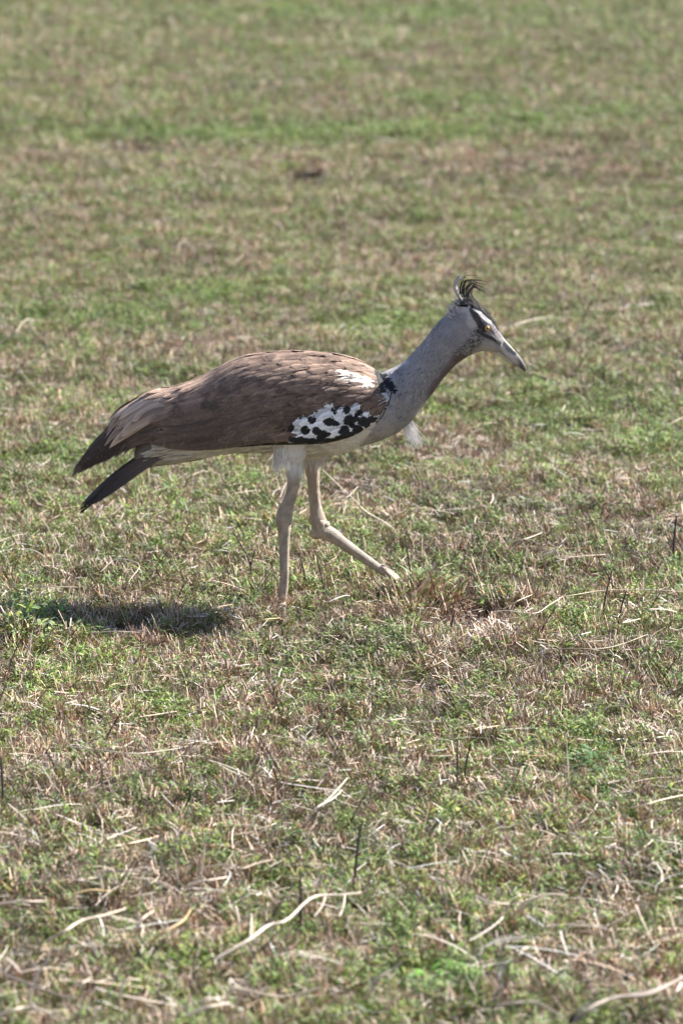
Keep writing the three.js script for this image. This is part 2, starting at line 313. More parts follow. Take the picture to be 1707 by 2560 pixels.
const SPOTS = [[565, 665, 30, 26], [635, 582, 18, 17], [724, 604, 34, 26], [672, 680, 38, 36], [755, 545, 14, 12], [858, 618, 48, 34], [898, 634, 42, 22], [762, 692, 40, 34], [815, 712, 52, 32], [895, 540, 26, 22], [990, 535, 32, 34], [1092, 552, 32, 26], [1015, 612, 50, 40], [1050, 590, 40, 30], [1120, 615, 46, 40], [1195, 595, 44, 36], [975, 690, 44, 44], [1012, 715, 44, 30], [1075, 682, 42, 36], [1150, 650, 26, 26], [640, 758, 90, 26], [740, 768, 70, 26], [880, 765, 120, 22], [560, 745, 20, 14], [1010, 745, 60, 14], [1050, 650, 40, 18], [1160, 610, 40, 26], [940, 735, 40, 22], [800, 735, 40, 20]];
function speckle(x, y) {                // [white amount, black amount] in the spotted wing patch
  const across = x * 0.45 + y * 0.9, wx = x + 4 * (noise(x * 0.11, y * 0.11) - 0.5) + 4 * (noise(across * 0.8, 3) - 0.5), wy = y + 5 * (noise(x * 0.11 + 40, y * 0.11) - 0.5) + (y < 1045 ? 9 * (noise(x * 0.23, 7) - 0.5) + 6 * (noise(x * 0.85, 9) - 0.5) : 2 * (noise(x * 0.5, 2) - 0.5));
  const white = inPoly(SPECKLED, wx, wy) ? 1 : 0; let black = 0;
  const cx = (wx - 550) / 0.3189, cy = (wy - 860) / 0.3189 + 6 * (noise(x * 0.7, y * 0.05) - 0.5);
  for (const [a, b, r, s] of SPOTS) { const q = ((cx - a) / r) ** 2 + ((cy - b) / s) ** 2; black = Math.max(black, 1 - sstep(0.8, 1.15, q)); }
  return [white, black];
}
function wingColor(x, y, v) {
  const n = fbm(x * 0.05, y * 0.05, 3), fine = noise(x * 0.55, y * 0.9), streak = noise(x * 0.09 + y * 0.11, (y * 0.8 - x * 0.5) * 0.5);
  let c = mix3([0.26, 0.18, 0.13], [0.115, 0.076, 0.056], clamp((n - 0.33) * 2.4));
  c = mix3(c, [0.135, 0.102, 0.085], sstep(0.45, 0.85, v) * sstep(760, 600, x) * 0.85);       // long flight feathers, greyer
  c = mix3(c, [0.23, 0.17, 0.125], sstep(0.5, 0.1, v) * sstep(560, 330, x) * 0.6);            // pale inner feathers on the rump, lifted further to look sunlit
  c = mix3(c, [0.082, 0.056, 0.045], sstep(322, 286, x - 60 * (v - 0.55)));                      // dark tips
  const k = (0.76 + 0.3 * fine + 0.24 * streak) * mix(1.06, 0.74, sstep(0.2, 0.75, v)); c = [c[0] * k * 1.08, c[1] * k * 1.03, c[2] * k * 1.01];  // sunlit back and shaded side painted in: lighter above, darker below
  if (noise(x * 0.33 + y * 0.12, (y * 0.2 - x * 0.06)) > 0.83 && x < 720 && v > 0.3) c = mix3(c, [0.36, 0.28, 0.22], 0.3);
  const sx = x + 4 * (noise(x * 0.2, y * 0.2) - 0.5), sy = y + 4 * (noise(x * 0.2 + 9, y * 0.2) - 0.5);
  if (inPoly(SHOULDER, sx, sy)) c = [0.74, 0.66, 0.55];
  const [w, b] = speckle(x, y); if (w) c = [0.88, 0.88, 0.90].map((q) => q * (0.78 + 0.22 * fine + 0.1 * streak)); c = mix3(c, [0.014, 0.013, 0.014], b * (w || 0.92));
  if (v > 0.962 + 0.03 * noise(x * 0.07, 2) && x < 860) c = mix3(c, [0.02, 0.018, 0.018], 0.9);
  if (x > 935) { const e = 955 + 22 * Math.sin(clamp((y - 975) / 110) * Math.PI) - Math.max(0, y - 1010) * 0.25; if (x > e - 12 + 8 * noise(y * 0.3, 3) && y > 975) c = mix3(c, [0.72, 0.69, 0.66], 0.85); }
  if (x > 938 + 0.25 * (y - 940) && y < 985 && y > 925) c = [0.02, 0.02, 0.022];
  return c;
}
const X0 = 979, X1 = 189;
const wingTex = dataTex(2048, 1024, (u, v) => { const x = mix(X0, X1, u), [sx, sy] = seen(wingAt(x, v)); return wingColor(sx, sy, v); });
wingTex.wrapS = wingTex.wrapT = THREE.ClampToEdgeWrapping;
const barbTex = dataTex(256, 256, (u, v) => { const s = Math.abs(v - 0.5) * 2, n = noise((u * 70 - s * 22), v * 3) * 0.7 + 0.3 * noise(u * 160 - s * 50, v * 5); const k = s < 0.06 ? 1 : n * 0.75; return [k, k, k]; }, false);
barbTex.channel = 1;
const wingMat = new THREE.MeshStandardMaterial({ map: wingTex, vertexColors: true, roughness: 0.78, side: THREE.DoubleSide, bumpMap: barbTex, bumpScale: 0.0022 });

function wingShell(side) {
  const nu = 90, nv = 28, pos = [], uv = [], uv1 = [], col = [], idx = [];
  for (const inner of [0, 1]) for (let i = 0; i <= nu; i++) for (let j = 0; j <= nv; j++) {
    const x = mix(X0, X1, i / nu), v = j / nv, p = wingAt(x, v, -0.002);
    if (inner) p.z = p.z * 0.55 - 0.0;
    pos.push(p.x, p.y, side * (p.z + (inner ? 0 : 0.0005))); uv.push(i / nu, v); uv1.push(i / 4, v * 4); const k = inner ? 0.5 : 0.88; col.push(k, k, k);
  }
  const W = nv + 1, N = (nu + 1) * W, quad = (a, b, c, d) => side > 0 ? idx.push(a, b, c, b, d, c) : idx.push(a, c, b, b, c, d);
  for (let i = 0; i < nu; i++) { for (let j = 0; j < nv; j++) { const a = i * W + j; quad(a, a + 1, a + W, a + W + 1); quad(N + a, N + a + W, N + a + 1, N + a + W + 1); } const a = i * W + nv; quad(a, N + a, a + W, N + a + W); }
  const g = geom(pos, idx, uv, col); g.setAttribute('uv1', new THREE.Float32BufferAttribute(uv1, 2)); return g;
}
const arcOf = (x) => { let l = 0, a = wingAt(x, 0); for (let k = 1; k <= 12; k++) { const b = wingAt(x, k / 12); l += a.distanceTo(b); a = b; } return l; };
const ARC = []; for (let x = 180; x <= 985; x += 5) ARC.push(arcOf(x));
const arc = (x) => { const f = clamp((x - 180) / 5, 0, ARC.length - 1.001), k = Math.floor(f); return mix(ARC[k], ARC[k + 1], f - k); };
// one feather lying on the wing: root at (x0, v0), running back len pixels while sinking by fall (arc metres), half width hw metres
function wingFeather(side, x0, v0, len, hw, fall, o = {}) {
  const n = o.n ?? 8, m = 4, pos = [], uv = [], uv1 = [], col = [], idx = [], tint = o.tint ?? 1, lift0 = o.lift ?? 0.0008, lift1 = o.tipLift ?? 0.0042, ju = rr(-0.008, 0.008), jv = rr(-0.012, 0.012);
  for (let i = 0; i <= n; i++) {
    const t = i / n, prof = t < 0.45 ? mix(0.55, 1, Math.sin(t / 0.45 * Math.PI / 2)) : Math.pow(Math.max(1 - ((t - 0.45) / 0.55) ** (o.sharp ?? 2.6), 0), 0.55);
    for (let j = 0; j <= m; j++) {
      const s = j / m * 2 - 1, x = x0 - len * t - (o.rake ?? 0) * s * hw / S * prof, a = arc(x), v = v0 + (fall * t + hw * prof * s * Math.min(1, a / 0.16)) / a;
      const vv = clamp(v, 0.0, 1.04), p = wingAt(clamp(x, X1 - 12, X0), vv, lift0 + (lift1 - lift0) * t + (1 - s * s) * 0.0011 + (o.curl ?? 0) * t ** 4 * 0.02);
      pos.push(p.x, p.y, side * (p.z + 0.0008)); uv.push(Math.min(clamp((X0 - x) / (X0 - X1) + (o.plain ? ju : 0), 0.001, 0.999), o.uMax ?? 1), clamp(vv + (o.plain ? jv : 0), 0.002, o.plain ? 0.94 : 0.998)); uv1.push(t * len / 40, j / m);
      const edge = (o.edge ?? 0.18) * (Math.abs(s) ** 4 * 0.8 + 1.4 * t ** 6), shaft = j === 2 ? 0.9 : 1, k = tint * (1 + edge) * shaft * (t < 0.3 ? 0.85 + 0.5 * t : 1); col.push(k, k * 0.99, k * 0.97);
    }
  }
  for (let i = 0; i < n; i++) for (let j = 0; j < m; j++) { const a = i * (m + 1) + j; side > 0 ? idx.push(a, a + 1, a + m + 1, a + 1, a + m + 2, a + m + 1) : idx.push(a, a + m + 1, a + 1, a + 1, a + m + 1, a + m + 2); }
  const g = geom(pos, idx, uv, col); g.setAttribute('uv1', new THREE.Float32BufferAttribute(uv1, 2)); return g;
}
function wingFeathers(side) {
  const out = [], add = (...a) => out.push(wingFeather(side, ...a));
  for (let k = 0; k < 8; k++) add(392 - k * 7, 0.30 + 0.085 * k, 196 - k * 9, 0.013, 0.004, { tint: rr(0.8, 1.1), edge: 0.3, sharp: 3, lift: 0.001, tipLift: 0.004 + 0.0006 * (8 - k), n: 12 });       // dark outer flight feathers
  for (let k = 0; k < 16; k++) add(rr(585, 680) - k * 3, 0.94 - 0.035 * k, rr(190, 250) - 2 * k, 0.015, 0.012 - 0.0008 * k, { plain: 1, tint: rr(0.68, 1.15), edge: 0.4, sharp: 3.2, n: 12, lift: 0.0006, tipLift: 0.003 + 0.0002 * k }); // long side feathers
  for (let k = 0; k < 18; k++) { const v = rr(0.03, 0.48); add(rr(410, 560), v, rr(90, 165), rr(0.008, 0.014), rr(0.012, 0.04), { plain: 1, tint: rr(0.9, 1.7), edge: 0.5, curl: rr(0, 0.55), n: 10, tipLift: 0.006 }); } // loose inner feathers
  for (let k = 0; k < 0; k++) { const v = 0.02 + 0.048 * k + rr(-0.015, 0.015); add(rr(392, 430) + 3 * k, v, rr(108, 128) + (k % 3) * 14 + rr(-6, 6), rr(0.008, 0.014), rr(0.012, 0.03), { plain: 1, uMax: 0.79, tint: rr(1.2, 2.2), edge: 0.35, curl: rr(0.1, 0.7), n: 12, lift: 0.002, tipLift: rr(0.007, 0.013), sharp: 2 }); } // curled innermost feathers over the tip
  for (let r = 0; r < 10; r++) for (let x = 962 - (r % 2) * 13; x > 480; x -= rr(20, 34)) {
    const v = 0.05 + r * 0.094 + rr(-0.035, 0.035); if (x < 640 && v > 0.72) continue; if (x > 925 && v < 0.25) continue;
    const big = sstep(900, 560, x); add(x, v, mix(48, 92, big) * rr(0.85, 1.2), mix(0.0115, 0.015, big), mix(0.004, 0.014, big), { tint: rr(0.78, 1.22), plain: x < 770 && v < 0.6, edge: 0.4, rake: 0.3, sharp: 2, tipLift: rr(0.0022, 0.0036) });
  }
  return out;
}
const tertials = []; for (let k = 0; k < 20; k++) { const v = 0.03 + 0.03 * k + rr(-0.02, 0.02); const g = wingFeather(1, rr(380, 440), v, rr(84, 118) + (k % 4) * 12 - k * 1.2, rr(0.008, 0.015), rr(0.015, 0.04), { n: 12, edge: 0.35, curl: rr(0.1, 0.75), lift: 0.0035, tipLift: rr(0.008, 0.016), sharp: 1.8, tint: rr(0.65, 1.25) }); const c = g.attributes.color, t0 = rr(0, 1); for (let i = 0; i < c.count; i++) { const q = mix3([0.50, 0.37, 0.28], [0.32, 0.225, 0.165], t0); c.setXYZ(i, c.getX(i) * q[0], c.getX(i) * q[1], c.getX(i) * q[2]); } tertials.push(g); }  // tan of these rump feathers lifted to stand for sunlight on them
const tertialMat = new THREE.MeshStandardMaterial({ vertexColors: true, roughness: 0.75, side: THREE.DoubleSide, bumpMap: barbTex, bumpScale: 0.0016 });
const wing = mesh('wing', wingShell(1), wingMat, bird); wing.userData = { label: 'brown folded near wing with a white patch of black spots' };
const fs = wingFeathers(1);
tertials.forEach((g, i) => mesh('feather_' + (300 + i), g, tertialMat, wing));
fs.slice(0, 279).forEach((g, i) => mesh(i ? 'feather_' + String(i).padStart(3, '0') : 'feather', g, wingMat, wing));
const wing2 = mesh('wing_001', wingShell(-1), wingMat, bird);
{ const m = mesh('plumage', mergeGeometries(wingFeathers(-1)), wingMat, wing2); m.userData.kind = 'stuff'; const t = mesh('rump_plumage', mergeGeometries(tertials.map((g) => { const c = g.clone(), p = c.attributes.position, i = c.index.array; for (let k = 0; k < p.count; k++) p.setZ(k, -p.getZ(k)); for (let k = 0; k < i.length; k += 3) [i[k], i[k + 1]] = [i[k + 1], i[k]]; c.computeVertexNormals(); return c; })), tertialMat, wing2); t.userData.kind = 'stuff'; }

// --- trunk, neck and head: sections between a point above and a point below, half width in metres
const SEC = [[338, 1128, 338, 1176, 0.012], [352, 1098, 350, 1174, 0.028], [395, 1035, 395, 1164, 0.05], [448, 1000, 448, 1157, 0.07], [501, 972, 501, 1148, 0.086], [550, 945, 550, 1136, 0.1], [620, 912, 620, 1130, 0.112], [700, 898, 700, 1132, 0.120], [780, 897, 780, 1138, 0.121], [840, 903, 838, 1136, 0.117], [880, 914, 878, 1126, 0.109],
  [912, 928, 905, 1114, 0.1], [945, 936, 945, 1102, 0.092], [978, 924, 990, 1082, 0.082], [1006, 908, 1030, 1050, 0.069], [1035, 880, 1058, 1012, 0.058], [1060, 851, 1084, 979, 0.052], [1080, 824, 1108, 945, 0.048], [1097, 804, 1130, 921, 0.046], [1115, 788, 1152, 902, 0.044], [1132, 770, 1180, 887, 0.042],
  [1152, 752, 1200, 881, 0.039], [1180, 757, 1216, 881, 0.037], [1203, 775, 1229, 883, 0.034], [1226, 797, 1236, 884, 0.028], [1242, 826, 1242, 886, 0.02], [1252, 846, 1247, 886, 0.013], [1256, 852, 1251, 884, 0.006]];
{ let l = 0; SEC.forEach((s, i) => { if (i) l += Math.max(6, Math.hypot((s[0] + s[2] - SEC[i - 1][0] - SEC[i - 1][2]) / 2, (s[1] + s[3] - SEC[i - 1][1] - SEC[i - 1][3]) / 2)); s.l = l; }); }
const LEN = SEC[SEC.length - 1].l, secAt = table(SEC.map((s) => [s.l, ...s]));
function bodyAt(u, a) {                 // a = angle round the section, 0 = above
  const [tx, ty, bx, by, w] = secAt(u * LEN), k = (1 - Math.cos(a)) / 2, sn = Math.sin(a);
  const p = P(mix(tx, bx, k), mix(ty, by, k), w * Math.sign(sn) * Math.pow(Math.abs(sn), 0.9)); return p;
}
const c1 = (x, y) => [900 + x * 0.2806, 660 + y * 0.2806];
const segDist = (x, y, a, b) => { const dx = b[0] - a[0], dy = b[1] - a[1], t = clamp(((x - a[0]) * dx + (y - a[1]) * dy) / (dx * dx + dy * dy)); return [Math.hypot(x - a[0] - t * dx, y - a[1] - t * dy), t]; };
const lineDist = (x, y, pts) => { let d = 1e9; for (let i = 0; i + 1 < pts.length; i++) d = Math.min(d, segDist(x, y, pts[i], pts[i + 1])[0]); return d; };
const CROWN = [c1(900, 330), c1(985, 420), c1(1060, 440), c1(1130, 510), c1(1180, 560), c1(1205, 600), c1(1260, 640), c1(1240, 540), c1(1180, 440), c1(1080, 360), c1(960, 260)];
const BROW = [c1(1000, 420), c1(1050, 455), c1(1085, 505), c1(1140, 535)];
const STRIPE = [c1(985, 430), c1(1020, 500), c1(1060, 570), c1(1090, 600)];
const GAPE = [c1(1030, 615), c1(1100, 655), c1(1180, 690), c1(1230, 720)];
const CHEEK = [c1(880, 400), c1(960, 400), c1(990, 470), c1(985, 540)];
const THROAT = [c1(1150, 760), c1(1060, 735), c1(990, 790), c1(900, 850), c1(830, 915)];
const DARKNECK = [c1(1040, 640), c1(1010, 700), c1(960, 760), c1(860, 840)];
function bodyColor(x, y, u, a) {
  const n = fbm(x * 0.09, y * 0.09, 3), fine = noise(x * 1.1, y * 1.1);
  const cream = mix3([0.70, 0.66, 0.62], [0.58, 0.53, 0.48], clamp(n * 1.4 - 0.3));
  // fine dark bars running across the neck
  const bars = 0.5 + 0.5 * Math.sin(u * LEN * 1.4 + 5 * noise(u * LEN * 0.08, a * 9) + 1.2 * noise(u * LEN * 0.5, a * 60));
  let grey = mix3([0.40, 0.38, 0.38], [0.15, 0.138, 0.14], bars * clamp(0.25 + 1.0 * fbm(x * 0.06, y * 0.06 + 9, 2)) + 0.3 * (noise(x * 0.8, y * 0.8) - 0.5)); grey = mix3(grey, [0.40, 0.35, 0.31], 0.35 * clamp((n - 0.5) * 4));
  const edge = x - (962 - Math.max(0, y - 990) * 0.16 - Math.max(0, y - 1040) * 0.55), g = sstep(-4, 5, edge + 6 * (noise(y * 0.4, x * 0.1) - 0.5));
  let c = mix3(cream, grey, g);
  if (u < 0.06) c = mix3(c, [0.05, 0.04, 0.035], 0.7);
  const dark = segDist(x, y, [950, 936], [981, 976]); c = mix3(c, [0.018, 0.018, 0.022], 1 - sstep(13, 18, dark[0] + 7 * noise(x * 0.3, y * 0.3) + 2 * dark[1]));   // black patch at the shoulder
  c = mix3(c, [0.02, 0.02, 0.022], 0.9 * (1 - sstep(1.5, 4, lineDist(x, y, [[977, 985], [969, 1012], [955, 1040], [940, 1060]]) + 1.5 * noise(x * 0.4, y * 0.4))));
  c = mix3(c, [0.6, 0.57, 0.54], (1 - sstep(3, 9, lineDist(x, y, [[955, 930], [985, 922], [1010, 908]]))) * 0.7);
  const thr = lineDist(x, y, THROAT); c = mix3(c, [0.47, 0.43, 0.40], 0.6 * (1 - sstep(6, 22, thr)) * sstep(1160, 1190, x));
  c = mix3(c, [0.055, 0.045, 0.045], 0.9 * (1 - sstep(6, 27, lineDist(x, y, DARKNECK))) * sstep(0.2, 0.7, noise(x * 0.22 + y * 0.16, y * 0.8 - x * 0.6)));
  if (x > 1060 && y > 890) c = mix3(c, [0.12, 0.085, 0.075], (1 - sstep(6, 24, lineDist(x, y, [[1152, 897], [1131, 916], [1112, 940], [1097, 962], [1080, 985]]))) * 0.8);  // brown streaks and painted shadow along the lower front of the neck
  if (x > 1120 && y < 860) {
    const che = lineDist(x, y, CHEEK); c = mix3(c, [0.56, 0.50, 0.46], (1 - sstep(9, 20, che)) * (0.7 + 0.3 * fine));
    const face = sstep(1195, 1225, x) * sstep(865, 830, y); c = mix3(c, mix3([0.30, 0.27, 0.26], [0.11, 0.09, 0.085], sstep(0.45, 0.8, noise(x * 0.5 + y * 0.4, y * 0.25 - x * 0.2))), face * 0.75);
    if (inPoly(CROWN, x + 3 * (fine - 0.5), y)) c = mix3([0.009, 0.007, 0.007], [0.05, 0.036, 0.03], sstep(0.55, 0.9, noise(x * 0.25 - y * 0.3, x * 0.7 + y * 0.9)));
    c = mix3(c, [0.034, 0.024, 0.022], (1 - sstep(6, 11, lineDist(x, y, STRIPE) + 3 * (noise(x * 0.35, y * 0.35) - 0.4))) * (0.75 + 0.25 * fine));
    c = mix3(c, [0.66, 0.62, 0.58], 1 - sstep(3.2, 6.5, lineDist(x, y, BROW) + 5 * (fine - 0.3)));
    c = mix3(c, [0.03, 0.024, 0.024], (1 - sstep(6, 10, Math.hypot(x - 1212, (y - 826) * 1.25))) * 0.8);
  }
  if (x > 1180) c = mix3(c, [0.05, 0.04, 0.04], (1 - sstep(2.5, 6, lineDist(x, y, GAPE))) * 0.9);
  const k = (0.82 + 0.32 * fine) * (x > 985 ? 0.8 : 0.92); return c.map((q) => q * k);
}
const bodyTex = dataTex(2048, 1024, (u, v) => { const [x, y] = seen(bodyAt(u, v * 2 * Math.PI)); return bodyColor(x, y, u, v); });
bodyTex.wrapS = THREE.ClampToEdgeWrapping;
const downTex = dataTex(512, 512, (u, v) => { const n = 0.6 * noise(u * 160, v * 60) + 0.4 * noise(u * 300, v * 180); return [n, n, n]; }, false);
const bodyMat = new THREE.MeshPhysicalMaterial({ map: bodyTex, roughness: 0.85, bumpMap: downTex, bumpScale: 0.0016, specularIntensity: 0.4 });
function bodyLoft() {
  const nu = 220, nv = 72, pos = [], uv = [], idx = [];
  for (let i = 0; i <= nu; i++) for (let j = 0; j <= nv; j++) {
    const u = i / nu, a = j / nv * 2 * Math.PI, p = bodyAt(u, a), d = 0.0016 * (noise(i * 0.5, j * 0.7) - 0.5); p.y += d; p.z += d * Math.sign(p.z);
    pos.push(p.x, p.y, p.z); uv.push(u, j / nv);
  }
  for (let i = 0; i < nu; i++) for (let j = 0; j < nv; j++) { const a = i * (nv + 1) + j; idx.push(a, a + 1, a + nv + 1, a + 1, a + nv + 2, a + nv + 1); }
  const g = geom(pos, idx, uv); return g;
}
// --- legs, in the same mesh as the body: feathered thigh, bare shank with a knobbly hock, three toes
const L = (x, y, z, r) => [P(x, y - z * DROP, z), r * S];
function legParts(z, thigh, shank, toes) {
  return { thigh: tube(thigh.map(([x, y, r, dz]) => L(x, y, z + (dz ?? 0), r)), 18, 6), skin: mergeGeometries([tube(shank.map(([x, y, r]) => L(x, y, z, r)), 14, 6, 0.82), ...toes.map((t) => tube(t.map(([x, y, dz, r]) => [P(x, y, z + dz), r * S]), 9, 4))]) };
}
const nearLeg = legParts(0.058, [[735, 1085, 56, 0.0], [734, 1130, 36], [735, 1168, 18], [733, 1205, 14.5], [731, 1222, 10]],
  [[736, 1172, 14], [733, 1217, 14.5], [724, 1252, 15], [713, 1282, 20], [710, 1300, 21], [711, 1322, 17], [711, 1345, 14.5], [711, 1393, 12.5], [711, 1452, 11], [706, 1492, 12], [704, 1513, 14]],
  [[[704, 1500, 0, 14], [722, 1508, 0, 12], [745, 1511, 0, 9], [762, 1511, 0, 5]], [[704, 1502, 0, 13], [718, 1509, 0.018, 10], [738, 1511, 0.03, 7], [750, 1512, 0.036, 4]], [[704, 1502, 0, 13], [718, 1509, -0.018, 10], [738, 1511, -0.03, 7], [750, 1512, -0.036, 4]]]);
const farLeg = legParts(-0.05, [[775, 1075, 60], [778, 1125, 40], [780, 1160, 20], [783, 1200, 15.5], [785, 1235, 12], [787, 1250, 9]],
  [[781, 1165, 15], [784, 1217, 14], [788, 1262, 15], [795, 1300, 20], [804, 1324, 22], [826, 1336, 19], [862, 1361, 14.5], [912, 1397, 12.5], [955, 1427, 10.5], [968, 1437, 8]],
  [[[952, 1425, 0, 9.5], [985, 1448, 0, 7.5], [1010, 1468, 0, 5.5], [1033, 1486, 0, 4], [1050, 1498, 0, 2.5]], [[956, 1429, 0, 8], [985, 1454, 0.010, 7], [1008, 1476, 0.018, 5], [1026, 1492, 0.023, 3]], [[956, 1429, 0, 8], [985, 1454, -0.010, 7], [1008, 1476, -0.018, 5], [1026, 1492, -0.023, 3]]]);
{
  const tex = dataTex(256, 256, (u, v) => {             // small scales of the bare skin
    const a = u * 26, b = v * 20 + (Math.floor(a) % 2) * 0.5, fx = a - Math.floor(a) - 0.5, fy = b - Math.floor(b) - 0.5, e = Math.max(Math.abs(fx), Math.abs(fy)), h = hash2(Math.floor(a), Math.floor(b) % 20), n = fbm(u * 7, v * 7);
    return mix3([0.52, 0.42, 0.31], [0.30, 0.235, 0.175], clamp(n * 1.3 - 0.2)).map((q) => q * (e > 0.4 ? 0.78 : 0.9 + 0.2 * h));
  });
  tex.repeat.set(9, 1);
  const bump = dataTex(256, 256, (u, v) => { const a = u * 26, b = v * 20 + (Math.floor(a) % 2) * 0.5, e = Math.max(Math.abs(a - Math.floor(a) - 0.5), Math.abs(b - Math.floor(b) - 0.5)), k = 1 - sstep(0.25, 0.48, e); return [k, k, k]; }, false);
  bump.repeat.set(9, 1);
  const skin = new THREE.MeshStandardMaterial({ map: tex, roughness: 0.55, bumpMap: bump, bumpScale: 0.0013 });
  const down = new THREE.MeshStandardMaterial({ vertexColors: true, roughness: 0.92, bumpMap: downTex, bumpScale: 0.003 });
  const white = () => [1, 1, 1], thighTint = (from, to, c) => (x, y, z) => { const py = seen(V(x, y, z))[1]; return mix3(c, [0.37, 0.29, 0.215], sstep(from, to, py + 14 * (noise(x * 400, z * 400) - 0.5))); };
  const knob = (x, y, z, rx, ry, rz) => { const s = new THREE.SphereGeometry(1, 16, 12); s.scale(rx * S, ry * S, rz * S); const p = P(x, y, z); s.translate(p.x, p.y, p.z); const w = s.attributes.uv; for (let i = 0; i < w.count; i++) w.setX(i, w.getX(i) * 0.04); return paint(s, white); };
  const parts = [paint(bodyLoft(), white), paint(nearLeg.thigh, thighTint(1165, 1215, [0.64, 0.61, 0.59])), paint(farLeg.thigh, thighTint(1135, 1205, [0.58, 0.53, 0.49])),  // forward thigh greyed to stand for shade under the belly
    mergeGeometries([paint(nearLeg.skin, white), knob(702, 1282, 0.058, 12, 19, 15), knob(720, 1290, 0.058, 12, 16, 14)]), mergeGeometries([paint(farLeg.skin, white), knob(790, 1342, -0.05, 17, 15, 16), knob(812, 1320, -0.05, 13, 11, 13), knob(800, 1318, -0.045, 14, 18, 15)])];
  const g = mergeGeometries([parts[0], mergeGeometries([parts[1], parts[2]]), mergeGeometries([parts[3], parts[4]])], true);
  mesh('body', g, [bodyMat, down, skin], bird);
}
// --- soft feathers: thin curved hairs and plumes
const plumeMat = new THREE.MeshStandardMaterial({ vertexColors: true, roughness: 0.85, side: THREE.DoubleSide });
function plumes(name, n, f, kind) {      // f() -> [root, direction, length, half width, bend, facing, colour]
  const o = newOut(); for (let i = 0; i < n; i++) { const [a, d, l, w, b, fc, c] = f(i); blade(o, a, d.normalize(), l, w, b, fc, c, 4); }
  const m = mesh(name, done(o), plumeMat, bird); if (kind) m.userData.kind = 'stuff'; return m;
}
plumes('fine_feathers', 1900, () => {    // loose barbs and feather ends lying over the wing and back
  const x = rr(345, 965), v = 0.01 + 0.93 * Math.pow(rnd(), 0.8), p = wingAt(x, v, 0.0032), L = rr(14, 34) * (x < 620 ? 1.4 : 1), q = wingAt(Math.max(x - L, 195), Math.min(v + rr(0.0, 0.06), 1), 0.0042), d = q.clone().sub(p), len = d.length(), out = wingAt(x, v, 0.02).sub(p).normalize();
  const [sx, sy] = seen(p), c = wingColor(sx, sy, v), pale = rnd() < 0.03 && x < 800, bright = pale ? 2.6 : rnd() < 0.15 ? 1.4 : 1; if (pale) return [p, d.add(V(0, -d.length() * 0.9, 0)), len * 0.7, 0.0009, V(0, 0, 0), out, jit([0.30, 0.23, 0.18], 0.2)];
  const [ex, ey] = seen(q); if (v > 0.5 && (speckle(sx, sy)[0] || speckle(ex, ey)[0] || speckle((sx + ex) / 2, (sy + ey) / 2)[0])) return [p, d, len * 0.35, 0.0009, V(0, 0, 0), out, jit(c, 0.1)];
  return [p, d, len, rr(0.0007, 0.0015), V(0, -0.05, 0), out, jit(c.map((k) => k * bright), 0.2)];
}, 1);
plumes('thigh_feathers', 900, () => {    // loose white tuft hanging over the near thigh
  const x = rr(688, 756), y = rr(1112, 1160), e = (x - 720) / 34, tip = (x < 712 ? 1190 - Math.abs(x - 694) * 0.9 : 1217 - Math.abs(x - 746) * 1.25), z = 0.058 + 0.046 * Math.sqrt(Math.max(0, 1 - e * e * 0.8)) * rr(0.75, 1) * (1 - (y - 1112) / 130);
  return [P(x, y - z * DROP, z), V(rr(-0.12, 0.12) - 0.03, -1, -0.25 - rr(0, 0.2)), Math.max(0.012, (tip - y) * S * rr(0.6, 1.12)), rr(0.0012, 0.0028), V(0, 0, -0.3), V(rr(-0.4, 0.4), 0.1, 1), jit([0.78, 0.76, 0.76], 0.22)];
}, 1);
plumes('thigh_feathers_001', 170, () => { // pale feathers round the forward thigh
  const x = rr(762, 820), y = rr(1112, 1150), z = -0.05 + rr(-0.03, 0.03);
  return [P(x, y - z * DROP, z), V(rr(-0.2, 0.1) - (x - 780) * 0.006, -1, rr(-0.2, 0.2)), rr(0.02, 0.05) * (x > 800 ? 0.55 : 1), rr(0.0015, 0.003), V(0, 0, 0), V(rr(-0.4, 0.4), 0.1, 1), jit([0.58, 0.53, 0.5], 0.15)];
}, 1);
plumes('belly_feathers', 900, () => {
  const u = rr(0.05, 0.52), a = rr(0.55, 1.45) * Math.PI, p = bodyAt(u, a), q = bodyAt(u, Math.PI * 0.5), c = V(p.x, q.y, 0), out = p.clone().sub(c).normalize();
  return [p, V(-1, 0, 0).addScaledVector(out, 0.12).add(V(0, rr(-0.15, 0.02), 0)), rr(0.018, 0.04), rr(0.002, 0.004), V(0, -0.1, 0), out, jit([0.62, 0.56, 0.49], 0.12)];
}, 1);
plumes('neck_feathers', 2600, () => {    // short close feathers of neck and breast, pointing back along it
  const u = rr(0.36, 0.84), a = rr(0, 2 * Math.PI), p = bodyAt(u, a), q = bodyAt(u - 0.012, a), r = bodyAt(u, a + 0.05), along = q.clone().sub(p).normalize(), out = along.clone().cross(r.sub(p)).normalize(), cen = bodyAt(u, 0).add(bodyAt(u, Math.PI)).multiplyScalar(0.5);
  if (out.dot(p.clone().sub(cen)) < 0) out.negate();
  const [sx, sy] = seen(p), c = bodyColor(sx, sy, u, a / 6.283);
  return [p, along.addScaledVector(out, 0.1), rr(0.007, 0.015), rr(0.001, 0.0019), out.clone().multiplyScalar(-0.12), out, jit(c, 0.34)];
}, 1);
